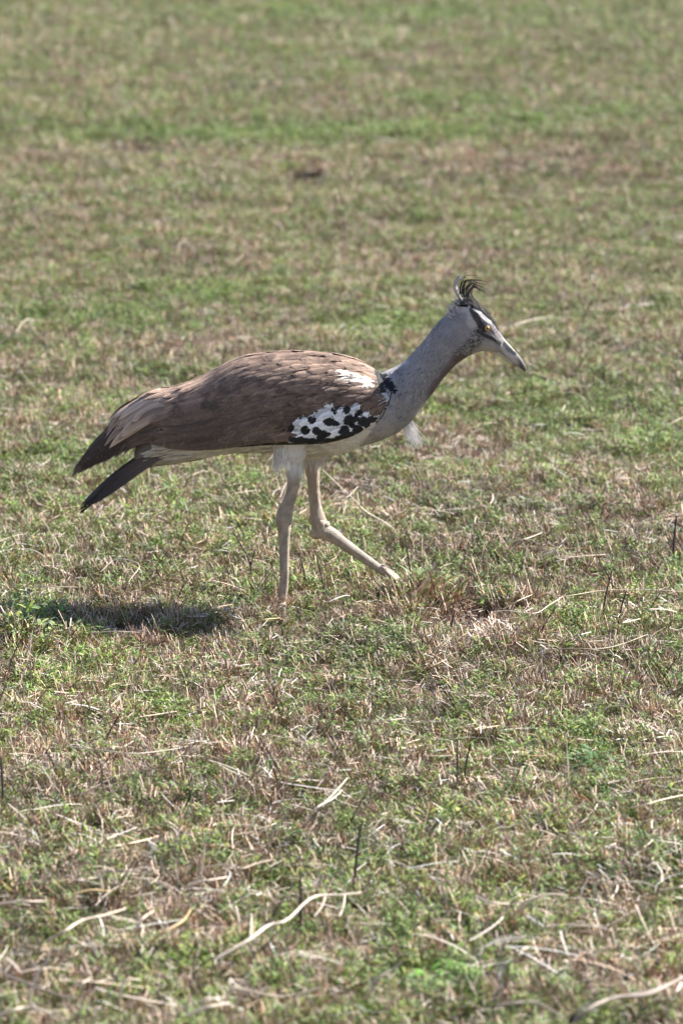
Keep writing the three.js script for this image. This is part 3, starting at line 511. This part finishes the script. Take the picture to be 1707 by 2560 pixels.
plumes('breast_tuft', 190, (i) => {      // pale stringy tuft hanging from the lower breast
  const x = rr(1004, 1028), y = 1066 - (x - 1004) * 0.45 + rr(-6, 4), long = i < 70;
  return [P(x, y, rr(-0.022, 0.022)), V(long ? 0.2 + rr(-0.2, 0.3) : rr(-0.1, 0.7), -1, rr(-0.25, 0.25)), long ? rr(0.04, 0.085) : rr(0.015, 0.04), rr(0.0006, 0.0013), V(rr(0.1, 0.6), rr(0, 0.3), 0), V(rr(-0.5, 0.5), 0, 1), jit([0.84, 0.80, 0.77], 0.1)];
}, 1);
plumes('nape_tuft', 85, () => {         // ruffled pale feathers behind the cheek
  const x = rr(1122, 1150), y = mix(774, 756, (x - 1122) / 28) + rr(-4, 30), z = 0.03 * Math.sqrt(clamp((y - 752) / 40)) * (rnd() < 0.8 ? 1 : -1);
  return [P(x, y - Math.abs(z) * DROP, z * 1.15), V(-1, rr(0.1, 1.1), rr(-0.2, 0.2)), rr(0.008, 0.022), rr(0.0005, 0.0011), V(0, rr(0, 0.6), 0), V(0.2, 0.3, 1), jit(pick([[0.55, 0.52, 0.5], [0.42, 0.39, 0.37], [0.2, 0.18, 0.17]]), 0.15)];
}, 1);
{                                        // the crest: long black plumes curling forward from the back of the crown
  const CREST = [];
  for (let i = 0; i < 31; i++) {
    const pale = i < 9, k = pale ? rr(0, 0.25) : (i - 9) / 21, z = rr(-0.016, 0.016), w = rr(0.6, 1.15) * S * (pale ? 1.2 : 1);
    const root = [mix(1143, 1192, k) + rr(-3, 3), mix(752, 768, k) + rr(-3, 4)], mid = pale ? [1133 + rr(-4, 5), 722 + rr(-6, 6)] : [mix(1144, 1172, k) + rr(-3, 3), mix(722, 742, k) + rr(-4, 4)], up = pale ? [1142 + rr(-4, 6), 700 + rr(-6, 6)] : [mix(1152, 1184, k) + rr(-4, 4), mix(703, 727, k) + rr(-4, 4)];
    const tip = pale ? [1144 + i * 3 + rr(-4, 4), 691 + rr(-3, 6)] : i === 12 ? [1220, 720] : i === 15 ? [1208, 711] : i === 10 ? [1166, 692] : [1190 + rr(0, 28), mix(701, 742, k) + rr(-4, 6)];
    CREST.push([tube([[P(...root, z), w * 1.2], [P(...mid, z * 1.3), w * 1.3], [P(...up, z * 1.5), w], [P(mix(up[0], tip[0], 0.5), mix(up[1], tip[1], 0.4) - (pale ? 0 : 2.5), z * 1.8), w * 0.7], [P(...tip, z * 2), w * 0.12]], 5, 4, 0.6), !pale]);
  }
  const black = new THREE.MeshStandardMaterial({ color: new THREE.Color(0.012, 0.010, 0.010), roughness: 0.85 }), pale = new THREE.MeshStandardMaterial({ color: new THREE.Color(0.34, 0.31, 0.29), roughness: 0.8 });
  CREST.forEach(([g, b], i) => mesh(i ? 'crest_feather_' + String(i).padStart(3, '0') : 'crest_feather', g, b ? black : pale, bird));
  plumes('crown_feathers', 320, () => {
    const u = rr(0.9, 0.968), a = rr(-0.75, 0.75), p = bodyAt(u, a), q = bodyAt(u - 0.012, a), along = q.clone().sub(p).normalize();
    return [p, along.add(V(-0.1, 0.3, 0)), rr(0.012, 0.028), rr(0.0008, 0.0016), V(0, 0.2, 0), V(0.3, 1, Math.sin(a) * 1.5), jit(rnd() < 0.95 ? [0.009, 0.007, 0.007] : [0.16, 0.12, 0.10], 0.2)];
  }, 1);
}
plumes('wing_tip_barbs', 420, () => {    // frayed dark ends of the long flight feathers
  const x = rr(196, 330), v = rr(0.2, 1), p = wingAt(x, v, 0.003), q = wingAt(Math.max(x - 22, 188), Math.min(v + 0.08, 1), 0.005);
  return [p, q.sub(p).normalize().add(V(0, -rr(0, 0.35), 0)), rr(0.012, 0.03), rr(0.0008, 0.0018), V(0, -0.2, 0), V(0, 0.3, 1), jit([0.12, 0.08, 0.06], 0.4)];
}, 1);
plumes('tail_barbs', 220, () => {        // frayed edges of the tail
  const t = rnd(), x = mix(430, 212, t), y = mix(1108, 1268, t) - 10 * Math.sin(Math.PI * t) + rr(-15, 15) * (1 - 0.6 * t);
  return [P(x, y, rr(0.0, 0.03)), V(-1, -0.72 + rr(-0.18, 0.18), rr(-0.1, 0.25)), rr(0.012, 0.028), rr(0.0008, 0.0016), V(0, rr(-0.2, 0.2), 0), V(0, 0.3, 1), jit(mix3([0.08, 0.06, 0.05], [0.025, 0.02, 0.02], t), 0.35)];
}, 1);
// --- bill, eyes
function billPart(rows, ridge) {
  const n = rows.length - 1, sub = 16, seg = 36, pos = [], idx = [], at = table(rows.map((r, i) => [i, ...r]));
  for (let i = 0; i <= n * sub; i++) { const [tx, ty, bx, by, w] = at(i / sub); for (let j = 0; j <= seg; j++) { const a = j / seg * 2 * Math.PI, k = (1 - Math.cos(a)) / 2; const p = P(mix(tx, bx, k), mix(ty, by, k), w * Math.sin(a) * (ridge ? 0.45 + 0.75 * k : 1.15 - 0.6 * k)); pos.push(p.x, p.y, p.z); } }
  for (let i = 0; i < n * sub; i++) for (let j = 0; j < seg; j++) { const a = i * (seg + 1) + j; idx.push(a, a + 1, a + seg + 1, a + 1, a + seg + 2, a + seg + 1); }
  return geom(pos, idx);
}
const horn = new THREE.MeshStandardMaterial({ vertexColors: true, roughness: 0.38 });
const billTint = (upper) => (x, y, z) => {
  const [px, py] = seen(V(x, y, z)), t = clamp((px - 1240) / 70), n = noise(px * 0.35, py * 0.5);
  let c = mix3([0.33, 0.28, 0.23], [0.50, 0.45, 0.40], n);
  if (upper) { c = mix3(c, [0.05, 0.05, 0.055], (1 - sstep(3, 7, lineDist(px, py, [c1(1262, 715), c1(1310, 768), c1(1360, 806)]) + 3 * (n - 0.5))) * 0.95); c = mix3(c, [0.06, 0.05, 0.05], sstep(0.6, 0.85, t) * sstep(1, 7, lineDist(px, py, [c1(1340, 755), c1(1410, 830), c1(1480, 945)]))); }
  else c = mix3([0.40, 0.35, 0.30], [0.10, 0.085, 0.08], sstep(0.45, 0.7, t));
  return c;
};
const upper = mesh('beak', paint(billPart([[1238, 822, 1229, 868, 0.0165], [1256, 850, 1243, 878, 0.0135], [1274, 870, 1260, 894, 0.0105], [1293, 892, 1279, 909, 0.0075], [1306, 911, 1295, 921, 0.0045], [1312, 927, 1307, 930, 0.0012]], 1), billTint(1)), horn, bird);
mesh('lower_beak', paint(billPart([[1226, 864, 1218, 884, 0.014], [1243, 878, 1237, 889, 0.0115], [1260, 893, 1254, 899, 0.0085], [1279, 908, 1275, 912, 0.005], [1291, 917, 1290, 919, 0.0012]], 0), billTint(0)), horn, upper);
for (const s of [1, -1]) {
  const z = 0.0325, e = P(1213, 826 - z * DROP, s * z), iris = new THREE.MeshPhysicalMaterial({ color: new THREE.Color(0.40, 0.26, 0.07), roughness: 0.12, clearcoat: 1 });
  const g = new THREE.SphereGeometry(0.0086, 24, 18); const ball = mesh(s > 0 ? 'eye' : 'eye_001', g, iris, bird); ball.position.copy(e).add(V(0, 0, -0.002 * s));
  const p = mesh('pupil', new THREE.SphereGeometry(0.0042, 16, 12), new THREE.MeshPhysicalMaterial({ color: new THREE.Color(0.004, 0.004, 0.004), roughness: 0.08, clearcoat: 1 }), ball); p.position.set(0.0006, 0.0004, 0.0052 * s);
  const lid = new THREE.TorusGeometry(0.0086, 0.0015, 8, 24); lid.scale(1.15, 0.8, 1); const l = mesh('eyelid', lid, new THREE.MeshStandardMaterial({ color: new THREE.Color(0.10, 0.08, 0.07), roughness: 0.7 }), ball); l.position.set(0, 0.0004, 0.0022 * s);
}
// --- tail: long dark feathers folded over each other, hanging back and down
{
  const mat = new THREE.MeshStandardMaterial({ vertexColors: true, roughness: 0.72, side: THREE.DoubleSide, bumpMap: barbTex, bumpScale: 0.0012 });
  const feather = (k) => {               // k from -1 to 1 across the fan
    const n = 16, m = 6, pos = [], uv1 = [], col = [], idx = [], a = Math.abs(k), hw = 0.0195, tint = rr(0.8, 1.2);
    const x0 = 455, y0 = 1076 + 20 * a * a, x1 = 207 + 12 * a * a + rr(-4, 4), y1 = 1265 - 10 * a + rr(-3, 3), sag = -10;
    for (let i = 0; i <= n; i++) for (let j = 0; j <= m; j++) {
      const t = i / n, s = j / m * 2 - 1, prof = (t < 0.55 ? mix(0.7, 1, t / 0.55) : Math.pow(Math.max(1 - ((t - 0.55) / 0.45) ** 2.4, 0), 0.6)), roll = k * 1.15;
      const p = P(mix(x0, x1, t), mix(y0, y1, t) + sag * Math.sin(Math.PI * t), k * mix(0.05, 0.022, t)), w = hw * prof * s;
      p.z += w * Math.cos(roll); p.y -= Math.sin(roll) * w + 0.0016 * s * s; p.x += Math.sin(roll) * w * 0.35; p.y += 0.004 * (1 - a);
      pos.push(p.x, p.y, p.z); uv1.push(t * 6, j / m);
      const c = mix3([0.10, 0.068, 0.052], [0.036, 0.026, 0.021], sstep(0.3, 0.8, t)), q = tint * (1 + 0.35 * s ** 4) * (j === 3 ? 1.25 : 1); col.push(c[0] * q, c[1] * q, c[2] * q);
    }
    for (let i = 0; i < n; i++) for (let j = 0; j < m; j++) { const o = i * (m + 1) + j; idx.push(o, o + m + 1, o + 1, o + 1, o + m + 1, o + m + 2); }
    const g = geom(pos, idx, null, col); g.setAttribute('uv', new THREE.Float32BufferAttribute(uv1, 2)); g.setAttribute('uv1', new THREE.Float32BufferAttribute(uv1, 2)); return g;
  };
  const tail = new THREE.Group(); tail.name = 'tail'; bird.add(tail); tail.userData = { label: 'long dark brown and black tail feathers' };
  [-1, -0.8, -0.6, -0.4, -0.2, 0, 0.2, 0.4, 0.6, 0.8, 1].forEach((k, i) => mesh(i ? 'tail_feather_' + String(i).padStart(3, '0') : 'tail_feather', feather(k), mat, tail));
}

// ---------------------------------------------------------------- single dry stalks, twigs and herbs that stand out of the grass
// [kind, how (lie on the grass / arch over it / upright), radius mm, colour 0-4, label, seen course x, y, x, y ..., then further arms]
const STALKS = [
  ['l', 3.4, 0, 'thick pale branched dry stalk slanting through the grass below the lone dark twig', [542, 2397, 623, 2350, 672, 2312, 710, 2302, 791, 2242, 850, 2237, 902, 2232], [813, 2241, 802, 2269, 786, 2290], [626, 2348, 628, 2318, 629, 2285], [862, 2236, 858, 2262, 850, 2290]],
  ['u', 2.9, 4, 'lone dark upright twig in the lower middle, above the branched pale stalk', [883, 2225, 892, 2150, 902, 2060]],
  ['u', 2.6, 4, 'dark upright twig left of the lone dark twig, behind the branched stalk', [752, 2302, 752, 2250, 750, 2182]],
  ['a', 3.3, 1, 'thick pale stalk arching over the grass right of the lone dark twig', [1282, 2293, 1304, 2263, 1342, 2244, 1386, 2235, 1418, 2241]],
  ['l', 2.2, 0, 'thin pale stalk pointing at the left end of the thick arching stalk', [1189, 2241, 1233, 2255, 1271, 2260]],
  ['a', 3.5, 1, 'pale kinked stalk rising to the right beside the bright green patch near the bottom', [916, 2487, 943, 2449, 981, 2427, 1003, 2405]],
  ['l', 3.0, 0, 'pale bowed stalk along the bottom edge right of the bright green patch', [1244, 2514, 1287, 2507, 1336, 2507, 1375, 2523, 1408, 2544]],
  ['l', 4.2, 2, 'thick forked grey branch lying in the bottom right corner', [1429, 2556, 1479, 2520, 1539, 2495, 1615, 2486, 1707, 2443, 1760, 2425], [1560, 2492, 1620, 2478, 1665, 2462, 1720, 2440]],
  ['l', 2.6, 4, 'dark stick lying at the left end of the forked grey branch', [1424, 2556, 1440, 2530, 1472, 2508]],
  ['a', 2.7, 0, 'pale stalk bent low over the grass at the right, above the thick arching one', [1479, 2223, 1533, 2213, 1610, 2209, 1640, 2219]],
  ['l', 2.7, 0, 'short pale stalk end lying by the right edge beside the low bent stalk', [1648, 2227, 1692, 2217, 1720, 2212]],
  ['l', 2.2, 1, 'pale straight stalk slanting down to the right under the low bent stalk', [1588, 2263, 1610, 2312, 1637, 2367]],
  ['a', 2.1, 0, 'short pale stalk leaning right beside the low bent stalk', [1446, 2270, 1454, 2230, 1468, 2197]],
  ['l', 2.4, 0, 'small pale chip of stalk lying alone under the thick arching stalk', [1274, 2389, 1298, 2378, 1320, 2367]],
  ['a', 2.3, 1, 'pale stalk stepping up to the right, on the right side of the lower meadow', [1413, 1826, 1422, 1808, 1440, 1796, 1473, 1777, 1525, 1733]],
  ['a', 1.8, 0, 'thin pale stalk bent into a high round arch near the right edge', [1490, 1806, 1506, 1777, 1539, 1764, 1570, 1770, 1593, 1792]],
  ['u', 1.6, 0, 'thin pale upright stem under the stepping pale stalk', [1423, 1968, 1419, 1905, 1414, 1842]],
  ['l', 2.2, 1, 'long pale stalk running to the right edge in the lower third', [1566, 2022, 1615, 2012, 1659, 1998, 1707, 1987, 1760, 1975]],
  ['a', 3.2, 0, 'stout pale stub standing crooked near the right edge', [1658, 2206, 1652, 2180, 1637, 2156]],
  ['l', 1.8, 1, 'straight pale stalk lying level left of the stout stub', [1446, 2096, 1490, 2095, 1533, 2094]],
  ['l', 1.9, 0, 'short curved pale straw above the lone dark twig', [932, 2050, 950, 2038, 970, 2031]],
  ['l', 1.5, 0, 'level pale straw in the middle below the forward foot', [929, 1807, 970, 1800, 1014, 1796]],
  ['u', 2.0, 4, 'left one of two dark twigs standing close together right of the middle', [1145, 1957, 1142, 1905, 1142, 1853]],
  ['u', 2.0, 4, 'right leaning one of two dark twigs standing close together right of the middle', [1158, 1950, 1166, 1905, 1176, 1859]],
  ['l', 1.7, 0, 'long level pale straw with a kink at the left, below the shadow', [179, 1868, 260, 1876, 325, 1884, 390, 1879, 434, 1873], [260, 1876, 280, 1868, 300, 1866]],
  ['a', 1.9, 0, 'pale bowed straw with a long tail left of the middle', [672, 1892, 684, 1856, 726, 1844, 781, 1868, 794, 1869]],
  ['l', 2.1, 0, 'pale bundle end of straw left of the middle under the bowed straw', [764, 1914, 782, 1909, 802, 1909, 829, 1917]],
  ['l', 2.3, 1, 'pale stalk of a slanting pair, left of the lone dark twig', [775, 2036, 808, 2009, 850, 1966, 868, 1945]],
  ['l', 2.2, 0, 'lower pale stalk of a slanting pair, left of the lone dark twig', [770, 2042, 792, 2020, 828, 1998, 856, 1975]],
  ['a', 1.9, 0, 'pale stem bending left above the dark twig behind the branched stalk', [767, 2106, 775, 2074, 794, 2055]],
  ['a', 2.0, 0, 'pale curved stem left of the dark twig behind the branched stalk', [618, 2078, 634, 2047, 656, 2033]],
  ['a', 2.0, 1, 'second pale curved stem beside the first, nearer the branched stalk', [667, 2110, 683, 2079, 716, 2063]],
  ['u', 2.4, 0, 'pale straight stem standing in the lower left, over a lying stalk', [499, 2200, 508, 2134, 512, 2112]],
  ['l', 2.9, 0, 'pale stalk lying level under the pale straight standing stem', [472, 2212, 515, 2201, 569, 2193]],
  ['l', 2.3, 1, 'long wavy pale stalk left of the branched stalk, above its tip', [515, 2169, 564, 2161, 602, 2172, 640, 2160, 678, 2150]],
  ['l', 2.6, 2, 'brownish level stalk lying in the lower left quarter', [260, 2180, 304, 2177, 352, 2177]],
  ['a', 2.7, 3, 'yellowish stalk arching up to the right in the lower left', [157, 2264, 184, 2242, 228, 2227, 285, 2227, 325, 2205]],
  ['l', 3.2, 1, 'long thick pale stalk below the yellowish arching one', [119, 2353, 163, 2329, 206, 2302, 255, 2291, 314, 2272]],
  ['l', 3.0, 3, 'thick tan stalk slanting up to the right, between the long pale and the branched one', [374, 2356, 412, 2329, 455, 2304, 477, 2275]],
  ['l', 2.3, 0, 'straight pale stalk slanting beside the thick tan one', [336, 2329, 358, 2296, 385, 2277]],
  ['a', 2.7, 0, 'pale forked stub standing left of the branched stalk', [599, 2316, 596, 2290, 588, 2264], [598, 2310, 606, 2296, 630, 2284]],
  ['a', 3.2, 1, 'pale stalk bent over like a hook near the bottom left', [301, 2500, 306, 2466, 325, 2448, 352, 2452]],
  ['l', 2.8, 0, 'short thick pale stalk left of the hooked one', [184, 2470, 206, 2458, 228, 2445]],
  ['l', 3.6, 1, 'thick pale stalk bowed along the bottom left corner', [-20, 2546, 33, 2527, 65, 2517, 108, 2527, 146, 2551]],
  ['a', 3.0, 0, 'pale stalk rising steeply to the right in the bottom left corner', [60, 2517, 84, 2454, 104, 2420, 125, 2396]],
  ['l', 2.8, 2, 'grey stalk crossing the steep pale one in the bottom left corner', [11, 2437, 81, 2464, 130, 2481, 179, 2497]],
  ['a', 3.1, 1, 'pale stalk arching along the bottom edge left of the middle', [564, 2506, 575, 2475, 623, 2479, 705, 2493, 802, 2470]],
  ['l', 3.6, 0, 'thick pale stalk lying on the bottom edge under the arching one', [466, 2540, 520, 2517, 575, 2508]],
  ['l', 2.8, 1, 'level pale stalk touching the left edge in the lower part', [-20, 2262, 54, 2253, 114, 2253]],
  ['u', 2.4, 4, 'dark upright twig cut by the left edge of the view', [8, 1998, 6, 1945, 3, 1890]],
  ['a', 1.3, 3, 'long thin golden stem bowed right of the forward foot', [1234, 1390, 1271, 1374, 1316, 1367, 1406, 1371, 1469, 1370, 1532, 1360]],
  ['l', 1.7, 0, 'pale straw above the long golden stem, slanting up to the right', [1239, 1361, 1307, 1349, 1356, 1331]],
  ['l', 1.7, 0, 'pale bent straw at the right with one end turned steeply up', [1230, 1530, 1271, 1526, 1334, 1534, 1370, 1512, 1406, 1491]],
  ['l', 1.7, 1, 'pale straw crossing above the bent straw at the right', [1257, 1523, 1293, 1504, 1329, 1487]],
  ['u', 1.3, 0, 'thin pale upright stem over the crossing straws at the right', [1322, 1480, 1315, 1445, 1308, 1412]],
  ['l', 1.4, 1, 'very long thin pale straw running off the right edge', [1361, 1482, 1415, 1489, 1496, 1476, 1577, 1473, 1640, 1476, 1740, 1482]],
  ['u', 2.1, 4, 'dark twig standing just right of the forward foot', [1034, 1490, 1024, 1425, 1013, 1348]],
  ['u', 2.0, 4, 'dark twig leaning right on the right side, crossing the very long straw', [1503, 1545, 1512, 1490, 1529, 1426]],
  ['u', 1.8, 4, 'smaller dark twig right of the one crossing the very long straw', [1543, 1566, 1551, 1520, 1564, 1478]],
  ['u', 3.0, 4, 'dark upright twig by the right edge, level with the forward foot', [1681, 1408, 1684, 1350, 1690, 1290]],
  ['u', 2.1, 4, 'short dark twig standing in the hollow right below the forward foot', [1124, 1580, 1130, 1550, 1136, 1526]],
  ['u', 1.6, 0, 'pale upright stem right of the breast tuft', [1082, 1226, 1083, 1190, 1083, 1162]],
  ['a', 1.6, 0, 'pale stem bent like an elbow right of the bird, below the beak', [1160, 1275, 1167, 1246, 1185, 1230, 1198, 1205]],
  ['u', 1.7, 1, 'short thick pale stem standing at the right, level with the forward hock', [1479, 1245, 1476, 1226, 1473, 1207]],
  ['l', 1.3, 1, 'thin straight pale straw at the right below the very long one', [1320, 1638, 1406, 1622, 1496, 1622, 1541, 1613, 1618, 1586]],
  ['a', 1.6, 0, 'pale angular stem below the forward foot, bent twice', [1174, 1700, 1194, 1667, 1198, 1638, 1214, 1633]],
  ['l', 1.9, 1, 'pale straw at the right edge behind the bird', [1650, 1073, 1672, 1062, 1707, 1043, 1750, 1030]],
  ['u', 1.9, 0, 'long pale dry stem leaning down to the right just behind the forward leg', [1030, 1346, 966, 1308, 913, 1279, 884, 1247, 849, 1214, 808, 1176]],
  ['a', 1.5, 1, 'pale straw lying under the leaning stem behind the forward leg', [835, 1328, 868, 1316, 900, 1312]],
  ['l', 1.7, 0, 'short pale straw forked at the foot of the leaning stem', [832, 1256, 864, 1243, 895, 1216], [858, 1284, 862, 1268, 866, 1254]],
  ['a', 1.3, 1, 'pale loop of stem beside the rear leg', [733, 1434, 749, 1399, 756, 1364, 745, 1332, 724, 1360]],
  ['u', 1.8, 4, 'left dark twig between the two legs', [773, 1474, 760, 1430, 748, 1382]],
  ['u', 1.7, 4, 'right dark twig between the two legs', [814, 1477, 798, 1420, 784, 1367]],
  ['u', 2.0, 4, 'dark forked twig standing left of the rear leg', [632, 1445, 622, 1400, 604, 1368, 581, 1328], [626, 1418, 633, 1396, 639, 1374]],
  ['a', 1.6, 0, 'pale curved stem rising from a dark root tuft left of the legs', [471, 1304, 469, 1276, 460, 1254]],
  ['u', 2.6, 4, 'dark twig showing above the middle of the back', [556, 935, 558, 900, 563, 868]],
  ['l', 2.2, 0, 'long pale straw in the grass right of the head', [1235, 822, 1287, 811, 1340, 797, 1382, 792]],
  ['l', 2.3, 0, 'bent pale straw far left, level with the head', [41, 831, 57, 808, 76, 799, 112, 802]],
  ['a', 2.6, 0, 'pale straw arching in the blurred grass right of the beak', [1364, 993, 1372, 982, 1400, 981, 1440, 985, 1462, 1000]],
  ['l', 2.2, 0, 'pale straw slanting in the grass between breast and right edge', [1390, 1045, 1404, 1026, 1412, 1012]],
  ['l', 4.5, 0, 'pale straw far back in the blurred grass near the top', [630, 216, 648, 208, 668, 200]],
  ['a', 1.6, 0, 'thin pale hoop of stem over the rump at the left', [328, 1030, 326, 1000, 345, 980, 400, 972]],
  ['l', 1.5, 0, 'pale angled straw between tail and shadow, at the left', [252, 1430, 290, 1398, 346, 1408, 322, 1455]],
  ['l', 1.3, 1, 'double pale straw lying level above the shadow at the left', [75, 1464, 130, 1466, 196, 1468], [80, 1470, 120, 1469, 150, 1471]],
  ['a', 1.5, 0, 'pale straw bent down right of the shadow', [505, 1480, 515, 1458, 533, 1440]],
  ['l', 1.3, 0, 'thin pale straw lying across the front of the shadow', [228, 1583, 290, 1579, 350, 1581]],
  ['a', 1.4, 0, 'pale straw rising between the shadow and the rear foot', [574, 1540, 585, 1500, 598, 1462]],
  ['l', 2.2, 3, 'dark yellow straw lying under the rear foot', [620, 1565, 660, 1550, 700, 1545]],
];
{
  const COL = [[0.60, 0.50, 0.39], [0.52, 0.42, 0.31], [0.34, 0.27, 0.22], [0.50, 0.36, 0.17], [0.026, 0.018, 0.015]];
  const mats = [0.6, 0.6, 0.75, 0.6, 0.85].map((r) => new THREE.MeshStandardMaterial({ vertexColors: true, roughness: r }));
  for (const [how, r0, ci, label, ...arms] of STALKS) {
    const geos = [], [ax, ay] = arms[0], bx = arms[0][arms[0].length - 2], by = arms[0][arms[0].length - 1], A = onGround(ax, ay, 0.012), B = onGround(bx, by, how === 'a' ? 0.045 : 0.03);
    arms.forEach((p, k) => {
      const pts = [];
      for (let i = 0; i < p.length; i += 2) {
        const t = i / (p.length - 2), f = clamp((p[i] - ax) / (bx - ax || 1e-6)), dist = CAM_D - A.z, zz = how === 'u' ? A.z - 0.004 * t : mix(A.z, how === 'a' && by < ay - 25 ? A.z - 0.02 : B.z, how === 'a' ? f : t);
        const w = how === 'l' ? onGround(p[i], p[i + 1], 0.064 + 0.008 * Math.sin(t * 3) - (k === 0 && t === 0 ? 0.02 : 0)) : atDepth(p[i], p[i + 1], zz);
        w.y = Math.max(w.y, groundY(w.x, w.z) + 0.008); if (how !== 'l' && i === 0 && k === 0) w.y = groundY(w.x, w.z) - 0.008;
        if (i && i < p.length - 2) w.add(V(rr(-1, 1), rr(-1, 1), rr(-1, 1)).multiplyScalar(0.0014));
        pts.push([w, r0 * (ci === 4 ? 0.0014 : 0.001) * (k ? 0.65 : 1) * (ci === 4 ? 1 - 0.35 * t : mix(1.05, 0.6, t))]);
      }
      geos.push(tube(pts, 7, 5, ci === 4 ? 1 : 0.72));
    });
    const shift = rr(0, 90), c0 = COL[ci], dark = rr(0.85, 1.12);
    const g = geos.map((q) => paint(q, (x, y, z) => { const n = 0.7 + 0.6 * noise(x * 60 + shift, y * 90 + z * 70), m = noise(x * 190 + shift, (y + z) * 190); return c0.map((v) => v * n * dark * (m > 0.8 ? 0.6 : 1)); }));
    const name = ci === 4 ? 'twig' : 'dry_stalk', all = g.length > 1 ? mergeGeometries(g) : g[0];
    tag(mesh(numbered(name), all, mats[ci], scene), label, ci === 4 ? 'twig' : 'stalk', ci === 4 ? 'dark dead twigs standing in the grass' : 'dry pale stalks in the grass');
  }
}
// leafy herbs: taller bright plants one can pick out
{
  const herb = (label, px, py, n, h, c) => {
    const o = newOut(true), at = onGround(px, py), root = V(at.x, groundY(at.x, at.z), at.z);
    for (let i = 0; i < n; i++) { const a = rr(0, 6.283), r = Math.sqrt(rnd()) * 0.085, y = rr(0.012, h) * (1.1 - r * 6), up = rr(0, 1); blade(o, V(Math.cos(a * 3) * r, y, Math.sin(a * 3) * r), V(Math.cos(a), up, Math.sin(a)).normalize(), rr(0.016, 0.034), rr(0.003, 0.0055), V(0, -0.6, 0), V(-Math.cos(a) * 0.5 + rr(-0.5, 0.5), 1, -Math.sin(a) * 0.5), jit(c, 0.2), 4); }
    const s = newOut(); for (let i = 0; i < 9; i++) { const a = rr(0, 6.283); blade(s, V(0, -0.005, 0), V(Math.cos(a) * 0.6, 1, Math.sin(a) * 0.6).normalize(), h * rr(0.8, 1.2), 0.0011, V(0, 0, 0), V(rr(-1, 1), 0, rr(-1, 1)), [0.16, 0.17, 0.06]); }
    const g = new THREE.Group(); g.name = numbered('leafy_herb'); g.position.copy(root); scene.add(g); tag(g, label, 'plant', 'leafy herbs in the grass');
    mesh('leaves', done(o), leafMat, g); mesh('stem', done(s), leafMat, g);
  };
  herb('pale green leafy herb at the left end of the shadow, by the left edge', 24, 1616, 80, 0.085, [0.24, 0.29, 0.12]);
  herb('leafy herb just right of the first one at the left end of the shadow', 92, 1612, 100, 0.08, [0.24, 0.30, 0.11]);
  herb('tall leafy herb standing in the shadow, second from the left edge', 60, 1560, 80, 0.09, [0.16, 0.25, 0.07]);
  herb('leafy herb reaching out of the left part of the shadow, behind two paler herbs', 118, 1572, 60, 0.085, [0.15, 0.24, 0.07]);
  herb('leafy herb at the far edge of the shadow, by the left edge of the view', 15, 1535, 70, 0.08, [0.15, 0.23, 0.06]);
  herb('small leafy herb in front of the middle of the shadow', 200, 1600, 36, 0.05, [0.16, 0.25, 0.07]);
  herb('bright yellow green leafy herb near the bottom, right of the kinked stalk', 1118, 2470, 60, 0.055, [0.17, 0.36, 0.05]);
  herb('small yellowish herb right of the lone dark twig', 1140, 2045, 34, 0.045, [0.36, 0.36, 0.08]);
  herb('low dark green herb in front of the two close twigs, at the right', 1480, 1925, 60, 0.05, [0.09, 0.17, 0.05]);
  const sprout = (label, px, py, n) => {
    const o = newOut(), at = onGround(px, py); for (let i = 0; i < n; i++) { const a = rr(0, 6.283); blade(o, V(rr(-0.006, 0.006), -0.005, rr(-0.006, 0.006)), V(Math.cos(a) * 0.25, 1, Math.sin(a) * 0.25).normalize(), rr(0.05, 0.085), rr(0.002, 0.0032), V(Math.cos(a) * 0.3, -0.2, Math.sin(a) * 0.3), V(rr(-0.6, 0.6), 0, 1), jit([0.13, 0.30, 0.045], 0.15), 5); }
    const m = mesh(numbered('grass_sprout'), done(o), leafMat, scene); m.position.set(at.x, groundY(at.x, at.z), at.z); tag(m, label, 'grass', 'tall green grass sprouts');
  };
  sprout('tall bright green grass sprout left of the middle, above the bowed straw', 531, 1762, 4);
  sprout('tall bright green blade standing left of the pale bundle of straw', 674, 1968, 2);
  sprout('broad green grass sprout between the two close twigs and the right herb', 1284, 1975, 3);
  sprout('green grass sprout low at the right, left of the stout stub', 1562, 2065, 3);
  const dead = (label, px, py, n, rad, h) => {
    const o = newOut(), at = onGround(px, py); for (let i = 0; i < n; i++) { const a = rr(0, 6.283), r = rad * Math.sqrt(rnd()); blade(o, V(Math.cos(a) * r, -0.01, Math.sin(a) * r), V(rr(-0.5, 0.5), 1, rr(-0.5, 0.5)).normalize(), h * rr(0.6, 1.2) * (1.15 - 0.5 * r / rad), rr(0.002, 0.004), V(rr(-0.4, 0.4), -0.3, rr(-0.4, 0.4)), V(rr(-1, 1), 0, 1), jit(pick([[0.05, 0.035, 0.025], [0.09, 0.06, 0.04], [0.035, 0.025, 0.02], [0.13, 0.10, 0.05]]), 0.25), 3); }
    const m = mesh(numbered('dead_tuft'), done(o), strawMat, scene); m.position.set(at.x, groundY(at.x, at.z), at.z); tag(m, label, 'tuft', 'dark dead tufts in the far grass');
  };
  dead('small dark dead tuft in the far grass, above the middle of the back', 770, 452, 420, 0.11, 0.13);
  dead('small dark dead tuft in the far grass, above and right of the crest', 1258, 430, 200, 0.08, 0.09);
  dead('wide low dark dead tuft in the far grass at the left', 330, 380, 300, 0.24, 0.085);
  dead('low dark dead tuft in the far grass near the left edge', 110, 385, 200, 0.18, 0.075);
  dead('faint low dark tuft in the blurred grass near the top, right of the middle', 900, 162, 260, 0.32, 0.09);
}

renderer.render(scene, camera);
